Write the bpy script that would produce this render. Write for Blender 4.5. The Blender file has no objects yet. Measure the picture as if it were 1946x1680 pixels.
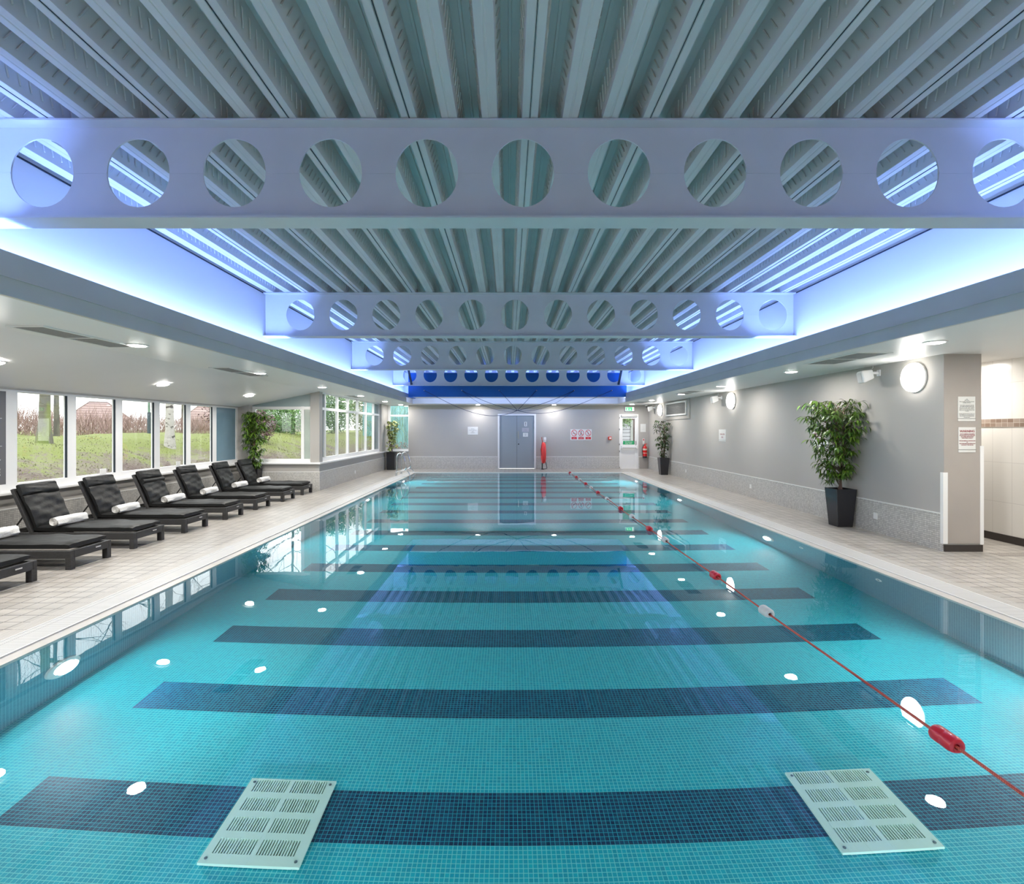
import bpy, math, random
from mathutils import Vector, Matrix
S = bpy.context.scene
COL = S.collection
PI = math.pi
random.seed(7)

# ---------------------------------------------------------------- camera
cam_d = bpy.data.cameras.new('camera'); cam = bpy.data.objects.new('camera', cam_d); COL.objects.link(cam)
cam_d.sensor_fit = 'HORIZONTAL'; cam_d.sensor_width = 36.0; cam_d.lens = 36.0*960/1946
cam_d.shift_x = 6/1946; cam_d.shift_y = -24/1946
cam_d.clip_start = 0.05; cam_d.clip_end = 300
cam.location = (0, 0, 1.70); cam.rotation_euler = (PI/2, 0, 0)
S.camera = cam
# ---------------------------------------------------------------- world (overcast sky)
W = bpy.data.worlds.new('overcast'); S.world = W; W.use_nodes = True
bgn = W.node_tree.nodes['Background']
bgn.inputs[0].default_value = (0.98, 0.985, 1.0, 1); bgn.inputs[1].default_value = 3.2
# ---------------------------------------------------------------- exposure
S.view_settings.view_transform = 'Standard'; S.view_settings.look = 'None'
S.view_settings.gamma = 1; S.view_settings.use_curve_mapping = False
S.view_settings.exposure = 0.35
cy = S.cycles
cy.max_bounces = 9; cy.diffuse_bounces = 4; cy.glossy_bounces = 4; cy.transmission_bounces = 6; cy.transparent_max_bounces = 10
cy.caustics_reflective = False; cy.caustics_refractive = True; cy.blur_glossy = 0.6
cy.sample_clamp_indirect = 2.5; cy.sample_clamp_direct = 0
cy.use_denoising = True; cy.use_adaptive_sampling = True; cy.adaptive_threshold = 0.015
try: cy.use_light_tree = True
except Exception: pass
# light levels
P_DOWN = 30; P_COVE = 23; P_POOL = 16; E_DISC = 25; E_WALL = 12

def light(name, typ, loc, power, color=(1,1,1), rot=(0,0,0), size=0.2, size_y=None, spread=None, parent=None, shape=None):
    d = bpy.data.lights.new(name, typ); o = bpy.data.objects.new(name, d); COL.objects.link(o)
    d.energy = power; d.color = color; o.location = loc; o.rotation_euler = rot
    if typ == 'AREA':
        d.shape = shape or ('RECTANGLE' if size_y else 'DISK'); d.size = size
        if size_y: d.size_y = size_y
        if spread: d.spread = spread
    if parent: o.parent = parent
    return o

# room constants
XB = -7.40      # window wall of the lounger bay
XL = -5.25      # side wall behind the bay
YB = 14.0       # end wall of the bay
YF = 21.9       # far wall
XR = 6.05       # right wall
XT = 7.47       # shower wall
YP = 7.03       # near end of the right wall
ZC = 2.75       # soffit
YN = -2.2       # wall behind the camera
UL, UR, UE = -3.94, 4.47, 20.7   # upstands
CL, CR, CE = -4.25, 4.97, 20.95  # lantern walls
ZU = 3.10; ZR = 4.07
PL, PR, PN, PF = -3.67, 4.43, 0.3, 19.9   # pool edges
PD = -1.15

# cove LED lamps on the hidden ledges (the blue light of the lantern)
COVE = (0.20, 0.34, 1.0)

# ================================================================ materials
MATS = {}
def new_mat(name):
    m = bpy.data.materials.new(name); m.use_nodes = True
    nt = m.node_tree; b = nt.nodes['Principled BSDF']
    return m, nt, b
def N(nt, t, **kw):
    n = nt.nodes.new(t)
    for k, v in kw.items():
        setattr(n, k, v)
    return n
def solid(name, col, rough=0.5, metal=0.0, emit=0, spec=0.5, bump=None, vary=None, coat=0):
    if name in MATS: return MATS[name]
    m, nt, b = new_mat(name)
    b.inputs['Base Color'].default_value = (*col, 1); b.inputs['Roughness'].default_value = rough
    b.inputs['Metallic'].default_value = metal; b.inputs['Specular IOR Level'].default_value = spec
    if coat: b.inputs['Coat Weight'].default_value = coat
    if emit:
        b.inputs['Emission Color'].default_value = (*col, 1); b.inputs['Emission Strength'].default_value = emit
    if vary or bump:
        tc = N(nt, 'ShaderNodeTexCoord')
    if vary:   # (scale, amount)
        nz = N(nt, 'ShaderNodeTexNoise'); nz.inputs['Scale'].default_value = vary[0]; nz.inputs['Detail'].default_value = 4
        nt.links.new(tc.outputs['Object'], nz.inputs['Vector'])
        mr = N(nt, 'ShaderNodeMapRange'); mr.inputs[1].default_value = 0.3; mr.inputs[2].default_value = 0.7
        mr.inputs[3].default_value = 1-vary[1]; mr.inputs[4].default_value = 1+vary[1]
        nt.links.new(nz.outputs[0], mr.inputs[0])
        vm = N(nt, 'ShaderNodeVectorMath', operation='SCALE'); vm.inputs[0].default_value = col
        nt.links.new(mr.outputs[0], vm.inputs['Scale']); nt.links.new(vm.outputs[0], b.inputs['Base Color'])
    if bump:   # (scale, strength)
        nz2 = N(nt, 'ShaderNodeTexNoise'); nz2.inputs['Scale'].default_value = bump[0]; nz2.inputs['Detail'].default_value = 3
        nt.links.new(tc.outputs['Object'], nz2.inputs['Vector'])
        bp = N(nt, 'ShaderNodeBump'); bp.inputs['Strength'].default_value = bump[1]; bp.inputs['Distance'].default_value = 0.02
        nt.links.new(nz2.outputs[0], bp.inputs['Height']); nt.links.new(bp.outputs[0], b.inputs['Normal'])
    MATS[name] = m
    return m
def uv_pos(nt, axes, off=(0,0)):
    g = N(nt, 'ShaderNodeNewGeometry'); s = N(nt, 'ShaderNodeSeparateXYZ'); nt.links.new(g.outputs['Position'], s.inputs[0])
    c = N(nt, 'ShaderNodeCombineXYZ')
    nt.links.new(s.outputs['XYZ'.index(axes[0])], c.inputs[0]); nt.links.new(s.outputs['XYZ'.index(axes[1])], c.inputs[1])
    return c, s
def brick(nt, vec, w, h, c1, c2, mortar, msize=0.06, offset=0.0, bias=0.0):
    t = N(nt, 'ShaderNodeTexBrick'); t.offset = offset; t.squash = 1; t.offset_frequency = 2; t.squash_frequency = 1
    t.inputs['Scale'].default_value = 1.0; t.inputs['Brick Width'].default_value = w; t.inputs['Row Height'].default_value = h
    t.inputs['Mortar Size'].default_value = msize; t.inputs['Mortar Smooth'].default_value = 0.1; t.inputs['Bias'].default_value = bias
    t.inputs['Color1'].default_value = (*c1, 1); t.inputs['Color2'].default_value = (*c2, 1); t.inputs['Mortar'].default_value = (*mortar, 1)
    nt.links.new(vec.outputs[0], t.inputs['Vector'])
    return t
def tile(name, axes, w, h, c1, c2, mortar, msize, rough=0.35, offset=0.0, streak=None, bias=0.0):
    if name in MATS: return MATS[name]
    m, nt, b = new_mat(name)
    c, s = uv_pos(nt, axes)
    t = brick(nt, c, w, h, c1, c2, mortar, msize, offset, bias)
    b.inputs['Roughness'].default_value = rough
    out = t.outputs[0]
    if streak:
        mp = N(nt, 'ShaderNodeMapping'); mp.inputs['Scale'].default_value = streak[0]
        nt.links.new(c.outputs[0], mp.inputs[0])
        nz = N(nt, 'ShaderNodeTexNoise'); nz.inputs['Scale'].default_value = 1; nz.inputs['Detail'].default_value = 6
        nt.links.new(mp.outputs[0], nz.inputs['Vector'])
        mr = N(nt, 'ShaderNodeMapRange'); mr.inputs[1].default_value = 0.3; mr.inputs[2].default_value = 0.7
        mr.inputs[3].default_value = 1-streak[1]; mr.inputs[4].default_value = 1+streak[1]*0.6
        nt.links.new(nz.outputs[0], mr.inputs[0])
        vm = N(nt, 'ShaderNodeVectorMath', operation='SCALE')
        nt.links.new(out, vm.inputs[0]); nt.links.new(mr.outputs[0], vm.inputs['Scale']); out = vm.outputs[0]
    nt.links.new(out, b.inputs['Base Color'])
    bp = N(nt, 'ShaderNodeBump'); bp.invert = True; bp.inputs['Strength'].default_value = 0.25; bp.inputs['Distance'].default_value = 0.004
    nt.links.new(t.outputs['Fac'], bp.inputs['Height']); nt.links.new(bp.outputs[0], b.inputs['Normal'])
    MATS[name] = m
    return m

M_wall = solid('grey_paint', (0.42, 0.40, 0.375), 0.75, vary=(0.8, 0.03))
M_wallw = solid('taupe_paint', (0.38, 0.345, 0.315), 0.75, vary=(1.5, 0.05))
M_ceil = solid('white_ceiling_paint', (0.85, 0.845, 0.83), 0.38, vary=(0.5, 0.03))
M_up = solid('pale_grey_fascia_paint', (0.60, 0.585, 0.56), 0.55, vary=(1.2, 0.06))
M_cove = solid('white_lantern_paint', (0.82, 0.82, 0.82), 0.6)
M_upvc = solid('white_plastic_frame', (0.83, 0.83, 0.83), 0.3)
M_white = solid('white_gloss', (0.82, 0.82, 0.80), 0.35)
M_black = solid('black_plastic', (0.012, 0.012, 0.013), 0.45)
M_chrome = solid('polished_steel', (0.75, 0.76, 0.78), 0.12, 1.0)
M_beam = solid('beam_paint', (0.72, 0.72, 0.73), 0.42, vary=(3.0, 0.03))
M_deck = solid('roof_sheet_paint', (0.70, 0.685, 0.665), 0.38, vary=(2.0, 0.05))
M_line = solid('dark_joint', (0.02, 0.03, 0.04), 0.8)
M_blue = solid('blue_panel', (0.0, 0.10, 0.38), 0.45, vary=(1.0, 0.1))
M_disc = solid('lamp_diffuser', (1.0, 0.97, 0.92), 0.5, emit=E_DISC)
M_wdisc = solid('wall_lamp_dome', (1.0, 0.96, 0.9), 0.5, emit=E_WALL)
M_tile_x = tile('dado_mosaic_x', 'XZ', 0.029, 0.029, (0.68, 0.66, 0.62), (0.50, 0.485, 0.455), (0.27, 0.265, 0.25), 0.0024, 0.35)
M_tile_y = tile('dado_mosaic_y', 'YZ', 0.029, 0.029, (0.68, 0.66, 0.62), (0.50, 0.485, 0.455), (0.27, 0.265, 0.25), 0.0024, 0.35)
M_floor = tile('deck_tile', 'XY', 0.165, 0.165, (0.51, 0.475, 0.435), (0.43, 0.40, 0.365), (0.14, 0.13, 0.12), 0.0055, 0.33, streak=((2.2, 9.0, 1), 0.16))
M_shower = tile('shower_tile', 'YZ', 0.30, 0.60, (0.80, 0.78, 0.74), (0.77, 0.75, 0.71), (0.62, 0.6, 0.57), 0.003, 0.2)
M_border = tile('brown_mosaic', 'YZ', 0.09, 0.062, (0.22, 0.15, 0.11), (0.40, 0.32, 0.27), (0.55, 0.5, 0.45), 0.003, 0.3)
M_skirt = solid('dark_brown_skirting', (0.035, 0.028, 0.025), 0.35)
M_grate = tile('overflow_grate', 'XY', 1.0, 0.016, (0.74, 0.73, 0.71), (0.70, 0.69, 0.67), (0.28, 0.28, 0.27), 0.0028, 0.45)
M_gratex = tile('overflow_grate_far', 'YX', 1.0, 0.016, (0.74, 0.73, 0.71), (0.70, 0.69, 0.67), (0.28, 0.28, 0.27), 0.0028, 0.45)
M_rib = tile('ribbed_coping_tile', 'XY', 0.028, 0.33, (0.56, 0.53, 0.49), (0.52, 0.49, 0.45), (0.27, 0.25, 0.23), 0.003, 0.45)
M_lip = solid('coping_stone', (0.62, 0.58, 0.53), 0.35, vary=(5, 0.08))
M_pwx = tile('pool_wall_mosaic_y', 'YZ', 0.0265, 0.0265, (0.06, 0.21, 0.29), (0.04, 0.165, 0.24), (0.20, 0.38, 0.44), 0.0022, 0.3)
M_pwy = tile('pool_wall_mosaic_x', 'XZ', 0.0265, 0.0265, (0.06, 0.21, 0.29), (0.04, 0.165, 0.24), (0.20, 0.38, 0.44), 0.0022, 0.3)

def pool_floor_mat():
    m, nt, b = new_mat('pool_floor_mosaic'); T = 0.0265
    c, s = uv_pos(nt, 'XY')
    a = brick(nt, c, T, T, (0.0, 0.36, 0.47), (0.0, 0.47, 0.56), (0.22, 0.72, 0.68), 0.0021)
    d = brick(nt, c, T, T, (0.0, 0.020, 0.075), (0.0, 0.085, 0.16), (0.02, 0.40, 0.46), 0.0016, bias=-0.3)
    def math_(op, a_, b_, clamp=False):
        n = N(nt, 'ShaderNodeMath', operation=op); n.use_clamp = clamp
        for i, v in enumerate((a_, b_)):
            if isinstance(v, (int, float)): n.inputs[i].default_value = v
            else: nt.links.new(v, n.inputs[i])
        return n.outputs[0]
    P = 41*T; y0 = round(2.89/T)*T
    sh = math_('SUBTRACT', s.outputs[1], y0); fr = math_('FLOORED_MODULO', sh, P)
    m1 = math_('LESS_THAN', fr, 14*T)
    x0 = round(-2.98/T)*T; x1 = round(3.74/T)*T
    m2 = math_('GREATER_THAN', s.outputs[0], x0); m3 = math_('LESS_THAN', s.outputs[0], x1)
    m4 = math_('LESS_THAN', s.outputs[1], 19.4); m5 = math_('GREATER_THAN', s.outputs[1], 0.7)
    f = math_('MULTIPLY', math_('MULTIPLY', m1, m2), math_('MULTIPLY', m3, math_('MULTIPLY', m4, m5)))
    mx = N(nt, 'ShaderNodeMix', data_type='RGBA'); nt.links.new(f, mx.inputs[0])
    nt.links.new(a.outputs[0], mx.inputs[6]); nt.links.new(d.outputs[0], mx.inputs[7])
    nt.links.new(mx.outputs[2], b.inputs['Base Color']); b.inputs['Roughness'].default_value = 0.4
    return m
M_pf = pool_floor_mat()

def water_mat():
    m, nt, b = new_mat('pool_water')
    b.inputs['Base Color'].default_value = (0.80, 0.99, 1.0, 1); b.inputs['Roughness'].default_value = 0.0
    b.inputs['IOR'].default_value = 1.33; b.inputs['Transmission Weight'].default_value = 1.0
    g = N(nt, 'ShaderNodeNewGeometry')
    mp = N(nt, 'ShaderNodeMapping'); mp.inputs['Scale'].default_value = (1.0, 0.8, 1); nt.links.new(g.outputs['Position'], mp.inputs[0])
    n1 = N(nt, 'ShaderNodeTexNoise'); n1.inputs['Scale'].default_value = 1.1; n1.inputs['Detail'].default_value = 2.0
    n2 = N(nt, 'ShaderNodeTexNoise'); n2.inputs['Scale'].default_value = 7.0; n2.inputs['Detail'].default_value = 1.0
    n3 = N(nt, 'ShaderNodeTexNoise'); n3.inputs['Scale'].default_value = 0.35; n3.inputs['Detail'].default_value = 1.0
    for n in (n1, n2, n3): nt.links.new(mp.outputs[0], n.inputs['Vector'])
    p = N(nt, 'ShaderNodeMath', operation='POWER'); nt.links.new(n3.outputs[0], p.inputs[0]); p.inputs[1].default_value = 4.0
    q = N(nt, 'ShaderNodeMath', operation='MULTIPLY'); nt.links.new(n2.outputs[0], q.inputs[0]); nt.links.new(p.outputs[0], q.inputs[1])
    a = N(nt, 'ShaderNodeMath', operation='ADD'); nt.links.new(n1.outputs[0], a.inputs[0]); nt.links.new(q.outputs[0], a.inputs[1])
    bp = N(nt, 'ShaderNodeBump'); bp.inputs['Strength'].default_value = 1.0; bp.inputs['Distance'].default_value = 0.0019
    nt.links.new(a.outputs[0], bp.inputs['Height']); nt.links.new(bp.outputs[0], b.inputs['Normal'])
    return m
M_water = water_mat()

def glass_mat(name, tint=(0.96, 0.98, 0.97), refl=0.9, frost=None):
    m = bpy.data.materials.new(name); m.use_nodes = True; nt = m.node_tree; nt.nodes.clear()
    o = N(nt, 'ShaderNodeOutputMaterial'); t = N(nt, 'ShaderNodeBsdfTransparent'); t.inputs[0].default_value = (*tint, 1)
    gl = N(nt, 'ShaderNodeBsdfGlossy'); gl.inputs['Roughness'].default_value = 0.0
    lw = N(nt, 'ShaderNodeLayerWeight'); lw.inputs[0].default_value = 0.5
    p = N(nt, 'ShaderNodeMath', operation='POWER'); nt.links.new(lw.outputs['Facing'], p.inputs[0]); p.inputs[1].default_value = 5
    q = N(nt, 'ShaderNodeMath', operation='MULTIPLY_ADD'); nt.links.new(p.outputs[0], q.inputs[0]); q.inputs[1].default_value = refl; q.inputs[2].default_value = 0.05
    mx = N(nt, 'ShaderNodeMixShader'); nt.links.new(q.outputs[0], mx.inputs[0]); nt.links.new(t.outputs[0], mx.inputs[1]); nt.links.new(gl.outputs[0], mx.inputs[2])
    nt.links.new(mx.outputs[0], o.inputs[0])
    return m
M_glass = glass_mat('window_glass')

def rattan():
    m, nt, b = new_mat('woven_rattan'); b.inputs['Base Color'].default_value = (0.035, 0.033, 0.032, 1); b.inputs['Roughness'].default_value = 0.5
    tc = N(nt, 'ShaderNodeTexCoord')
    sx = N(nt, 'ShaderNodeSeparateXYZ'); nt.links.new(tc.outputs['Object'], sx.inputs[0])
    ad = N(nt, 'ShaderNodeMath', operation='ADD'); nt.links.new(sx.outputs[0], ad.inputs[0]); nt.links.new(sx.outputs[1], ad.inputs[1])
    c = N(nt, 'ShaderNodeCombineXYZ'); nt.links.new(ad.outputs[0], c.inputs[0]); nt.links.new(sx.outputs[2], c.inputs[1])
    t = brick(nt, c, 0.022, 0.009, (0.06, 0.058, 0.058), (0.038, 0.037, 0.037), (0.006, 0.006, 0.006), 0.0014, 0.5)
    nt.links.new(t.outputs[0], b.inputs['Base Color'])
    bp = N(nt, 'ShaderNodeBump'); bp.invert = True; bp.inputs['Strength'].default_value = 0.7; bp.inputs['Distance'].default_value = 0.004
    nt.links.new(t.outputs['Fac'], bp.inputs['Height']); nt.links.new(bp.outputs[0], b.inputs['Normal'])
    return m
M_rattan = rattan()
M_cush = solid('black_cushion_fabric', (0.0075, 0.0078, 0.008), 0.5, spec=0.35, bump=(6, 0.6))
M_towel = solid('white_towelling', (0.80, 0.79, 0.77), 0.95, bump=(60, 0.35))

# ================================================================ mesh helpers
class MB:
    def __init__(s): s.v = []; s.f = []; s.mi = []; s.nb = 0
    def add(s, verts, faces, mi=0):
        o = len(s.v); s.v += [tuple(v) for v in verts]; s.f += [tuple(i+o for i in f) for f in faces]; s.mi += [mi]*len(faces); return s
    def box(s, x0, x1, y0, y1, z0, z1, mi=0):
        if x0 > x1: x0, x1 = x1, x0
        if y0 > y1: y0, y1 = y1, y0
        q = 0.00025*(s.nb % 5); s.nb += 1; x0 -= q; x1 += q; y0 -= q; y1 += q; z0 -= q; z1 += q
        v = [(x0,y0,z0),(x1,y0,z0),(x1,y1,z0),(x0,y1,z0),(x0,y0,z1),(x1,y0,z1),(x1,y1,z1),(x0,y1,z1)]
        return s.add(v, [(0,3,2,1),(4,5,6,7),(0,1,5,4),(1,2,6,5),(2,3,7,6),(3,0,4,7)], mi)
    def quad(s, a, b, c, d, mi=0): return s.add([a,b,c,d], [(0,1,2,3)], mi)
    def tube(s, pts, r, n=8, cap=True, mi=0):
        pts = [Vector(p) for p in pts]; R = r if isinstance(r, (list, tuple)) else [r]*len(pts)
        rings = []; prev = None
        for i, p in enumerate(pts):
            t = (pts[min(i+1, len(pts)-1)] - pts[max(i-1, 0)]).normalized()
            if prev is None:
                a = t.orthogonal().normalized()
            else:
                a = (prev - t*prev.dot(t)); a = a.normalized() if a.length > 1e-6 else t.orthogonal().normalized()
            prev = a; b2 = t.cross(a)
            rings.append([p + (a*math.cos(2*PI*k/n) + b2*math.sin(2*PI*k/n))*R[i] for k in range(n)])
        v = [q for rg in rings for q in rg]; f = []
        for i in range(len(pts)-1):
            for k in range(n):
                f.append((i*n+k, i*n+(k+1) % n, (i+1)*n+(k+1) % n, (i+1)*n+k))
        if cap:
            f.append(tuple(range(n-1, -1, -1))); f.append(tuple((len(pts)-1)*n+k for k in range(n)))
        return s.add(v, f, mi)
    def lathe(s, prof, c, axis='Z', n=32, sx=1, sy=1, mi=0, cap=True):
        # prof: (radius, height) ; axis: direction of height
        c = Vector(c); v = []; f = []
        for (r, h) in prof:
            for k in range(n):
                a = 2*PI*k/n; x, y = r*math.cos(a)*sx, r*math.sin(a)*sy
                if axis == 'Z': v.append(c + Vector((x, y, h)))
                elif axis == 'X': v.append(c + Vector((h, x, y)))
                elif axis == '-X': v.append(c + Vector((-h, x, y)))
                else: v.append(c + Vector((x, -h, y)))
        m = len(prof)
        for i in range(m-1):
            for k in range(n): f.append((i*n+k, i*n+(k+1) % n, (i+1)*n+(k+1) % n, (i+1)*n+k))
        if cap:
            if prof[0][0] > 1e-6: f.append(tuple(range(n-1, -1, -1)))
            if prof[-1][0] > 1e-6: f.append(tuple((m-1)*n+k for k in range(n)))
        return s.add(v, f, mi)
    def extrude(s, prof, y0, y1, plane='XZ', mi=0):
        n = len(prof)
        if plane == 'XZ': v = [(x, y0, z) for x, z in prof] + [(x, y1, z) for x, z in prof]
        elif plane == 'YZ': v = [(y0, x, z) for x, z in prof] + [(y1, x, z) for x, z in prof]
        else: v = [(x, z, y0) for x, z in prof] + [(x, z, y1) for x, z in prof]
        f = [(i, (i+1) % n, n+(i+1) % n, n+i) for i in range(n)] + [tuple(range(n-1, -1, -1)), tuple(range(n, 2*n))]
        return s.add(v, f, mi)
    def build(s, name, mats, parent=None, smooth=False, bevel=0, subsurf=0, loc=None):
        me = bpy.data.meshes.new(name); me.from_pydata(s.v, [], s.f)
        if not isinstance(mats, (list, tuple)): mats = [mats]
        for m in mats: me.materials.append(m)
        me.polygons.foreach_set('material_index', s.mi)
        me.update()
        import bmesh
        bm = bmesh.new(); bm.from_mesh(me); bmesh.ops.recalc_face_normals(bm, faces=bm.faces); bm.to_mesh(me); bm.free()
        if smooth:
            me.polygons.foreach_set('use_smooth', [True]*len(me.polygons))
        o = bpy.data.objects.new(name, me); COL.objects.link(o)
        if parent: o.parent = parent
        if loc: o.location = loc
        if bevel:
            b = o.modifiers.new('b', 'BEVEL'); b.width = bevel; b.segments = 2; b.limit_method = 'ANGLE'
        if subsurf:
            b = o.modifiers.new('s', 'SUBSURF'); b.levels = subsurf; b.render_levels = subsurf
        if smooth and not subsurf:
            try:
                me.set_sharp_from_angle(angle=math.radians(40))
            except Exception: pass
        return o
def tag(o, label=None, cat=None, group=None, kind=None):
    if label: o['label'] = label
    if cat: o['category'] = cat
    if group: o['group'] = group
    if kind: o['kind'] = kind
    return o
def empty(name, loc, rot=0, **kw):
    o = bpy.data.objects.new(name, None); COL.objects.link(o); o.location = loc; o.rotation_euler = (0, 0, rot); o.empty_display_size = 0.1
    tag(o, **kw); return o
def struct(mb, name, mats, label, cat, parent=None, **kw):
    o = mb.build(name, mats, parent, **kw); tag(o, label, cat, kind='structure'); return o
def text(name, body, loc, rot, size, mat, parent=None, align='CENTER', sx=1.0, bold=0.0, spacing=1.0):
    c = bpy.data.curves.new(name, 'FONT'); c.body = body; c.size = size; c.align_x = align; c.align_y = 'CENTER'
    c.extrude = 0.0008; c.offset = bold; c.space_line = spacing; c.resolution_u = 3
    c.materials.append(mat); tmp = bpy.data.objects.new(name, c)
    me = bpy.data.meshes.new_from_object(tmp); bpy.data.objects.remove(tmp); bpy.data.curves.remove(c); me.name = name
    if not me.materials: me.materials.append(mat)
    o = bpy.data.objects.new(name, me); COL.objects.link(o)
    o.location = loc; o.rotation_euler = rot; o.scale = (sx, 1, 1)
    if parent: o.parent = parent
    return o
FAR = (PI/2, 0, 0); RIGHTW = (PI/2, 0, -PI/2); LEFTW = (PI/2, 0, PI/2)
ORD = ['first','second','third','fourth','fifth','sixth','seventh','eighth','ninth','tenth']

# ================================================================ floor, pool
mb = MB()
cw = 0.55   # coping width
X0, X1, Y0, Y1 = PL-cw, PR+cw, PN-cw, PF+0.25
mb.box(XB, X0, YN, YB, -0.2, 0); mb.box(XL, X0, YB, YF, -0.2, 0)
mb.box(X1, XT, YN, YP+0.4, -0.2, 0); mb.box(X1, XR, YP+0.4, YF, -0.2, 0); mb.box(XR+0.5, XT, YP+0.4, 11.5, -0.2, 0)
mb.box(X0, X1, YN, Y0, -0.2, 0); mb.box(X0, X1, Y1, YF, -0.2, 0)
struct(mb, 'floor', M_floor, 'beige wood-grain tiled deck around the pool', 'floor')
# coping: lip, white grate, ribbed tile (left, right), far edge
def coping(name, side, label):
    e = empty(name, (0,0,0), label=label, cat='pool edge', kind='structure')
    sg = -1 if side == 'L' else 1; xe = PL if side == 'L' else PR
    a = MB().box(xe, xe+sg*0.12, Y0, Y1-0.13, -0.04, -0.006); a.build('coping_lip', M_lip, e)
    a = MB().box(xe+sg*0.12, xe+sg*0.40, Y0, Y1-0.13, -0.2, 0.002); a.build('overflow_grate', M_grate, e)
    a = MB().box(xe+sg*0.115, xe+sg*0.13, Y0, Y1-0.13, -0.1, 0.004).box(xe+sg*0.39, xe+sg*0.405, Y0, Y1-0.13, -0.1, 0.004); a.build('edge_strip', M_white, e)
    a = MB().box(xe+sg*0.405, xe+sg*cw, Y0, Y1, -0.2, 0.0); a.build('ribbed_tile', M_rib, e)
coping('pool_edge_left', 'L', 'white overflow grating and ribbed tile along the left pool edge by the loungers')
coping('pool_edge_right', 'R', 'white overflow grating and ribbed tile along the right pool edge')
e = empty('pool_edge_far', (0,0,0), label='white overflow edge along the far end of the pool', cat='pool edge', kind='structure')
MB().box(PL-0.115, PR+0.115, PF, PF+0.12, -0.04, 0.004).build('coping_lip', M_white, e)
MB().box(PL-0.405, PR+0.405, PF+0.12, Y1, -0.2, 0.001).build('overflow_grate', M_gratex, e)
e = empty('pool_edge_near', (0,0,0), label='pool edge under the camera', cat='pool edge', kind='structure')
MB().box(PL-0.115, PR+0.115, Y0, PN, -0.04, 0.0).build('coping_lip', M_lip, e)

struct(MB().box(PL-0.1, PR+0.1, PN-0.1, PF+0.1, PD-0.1, PD), 'pool_floor', M_pf, 'turquoise mosaic pool floor crossed by dark navy bands', 'pool floor')
struct(MB().box(PL-0.1, PL, PN, PF, PD, -0.04), 'pool_wall_left', M_pwx, 'blue mosaic pool wall on the lounger side', 'pool wall')
struct(MB().box(PR, PR+0.1, PN, PF, PD, -0.04), 'pool_wall_right', M_pwx, 'blue mosaic pool wall on the right side', 'pool wall')
struct(MB().box(PL, PR, PF, PF+0.1, PD, -0.04), 'pool_wall_far', M_pwy, 'blue mosaic pool wall at the far end', 'pool wall')
struct(MB().box(PL, PR, PN-0.1, PN, PD, -0.04), 'pool_wall_near', M_pwy, 'blue mosaic pool wall below the camera', 'pool wall')
ZW = -0.018
w = MB().quad((PL,PN,ZW),(PR,PN,ZW),(PR,PF,ZW),(PL,PF,ZW))
struct(w, 'pool_water', M_water, 'still clear turquoise pool water reflecting the ceiling', 'water')

# ================================================================ walls
T_ = 0.2
def wall_dado(name, x0, x1, y0, y1, mat, axis, label):
    return struct(MB().box(x0, x1, y0, y1, 0, 0.52), name, mat, label, 'tile dado')
# far wall with openings: window (X -5.1..-4.35), double door, white door
mb = MB()
DX0, DX1, DZ = -0.46, 1.155, 2.35
EX0, EX1, EZ = 4.79, 5.62, 2.36
mb.box(-4.35, DX0, YF, YF+T_, 0, ZC); mb.box(DX1, EX0, YF, YF+T_, 0, ZC); mb.box(EX1, XR+0.5, YF, YF+T_, 0, ZC)
mb.box(DX0, DX1, YF, YF+T_, DZ, ZC); mb.box(EX0, EX1, YF, YF+T_, EZ, ZC)
mb.box(XL-0.2, -4.35, YF, YF+T_, 0, 0.775)
mb.box(DX0, DX1, YF+0.12, YF+T_, 0, DZ)
struct(mb, 'wall_far', M_wall, 'grey painted end wall behind the pool', 'wall')
mb = MB()
for a, b2 in ((-4.35, DX0-0.03), (DX1+0.03, EX0), (EX1, XR)): mb.box(a, b2, YF-0.012, YF, 0, 0.51)
mb.box(XL, -4.35, YF-0.012, YF, 0, 0.51)
struct(mb, 'baseboard_far', M_tile_x, 'grey mosaic dado along the far wall', 'tile dado')
mb = MB()
for a, b2 in ((XL, DX0-0.03), (DX1+0.03, EX0), (EX1, XR)): mb.box(a, b2, YF-0.016, YF, 0.51, 0.525)
struct(mb, 'trim_1', M_white, 'thin white strip on top of the far dado', 'trim')
# right wall (solid partition) and its dado
struct(MB().box(XR, XR+0.52, YP, YF+T_, 0, ZC), 'wall_right', M_wall, 'long grey painted right wall with round lights', 'wall')
struct(MB().box(XR, XR+0.52, YP-0.006, YP, 0.11, ZC), 'pillar_face', M_wallw, 'taupe end face of the right wall carrying two notices', 'wall')
struct(MB().box(XR-0.012, XR, YP, YF, 0, 0.515), 'baseboard_right', M_tile_y, 'grey mosaic dado along the right wall', 'tile dado')
struct(MB().box(XR-0.016, XR, YP, YF, 0.515, 0.53), 'trim_2', M_white, 'thin white strip on top of the right dado', 'trim')
struct(MB().box(XR-0.0, XR+0.53, YP-0.02, YP-0.006, 0, 0.095), 'baseboard_pillar', M_skirt, 'dark brown tile skirting at the foot of the right pillar', 'skirting')
struct(MB().box(XR-0.022, XR+0.042, YP-0.02, YP+0.03, 0.11, 1.10), 'trim_3', M_upvc, 'white corner guard on the pool edge of the right pillar', 'corner guard')
struct(MB().box(XR+0.50, XR+0.55, YP-0.012, YP+0.06, 0.10, 1.47), 'trim_4', M_upvc, 'white corner guard on the shower side of the right pillar', 'corner guard')
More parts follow.
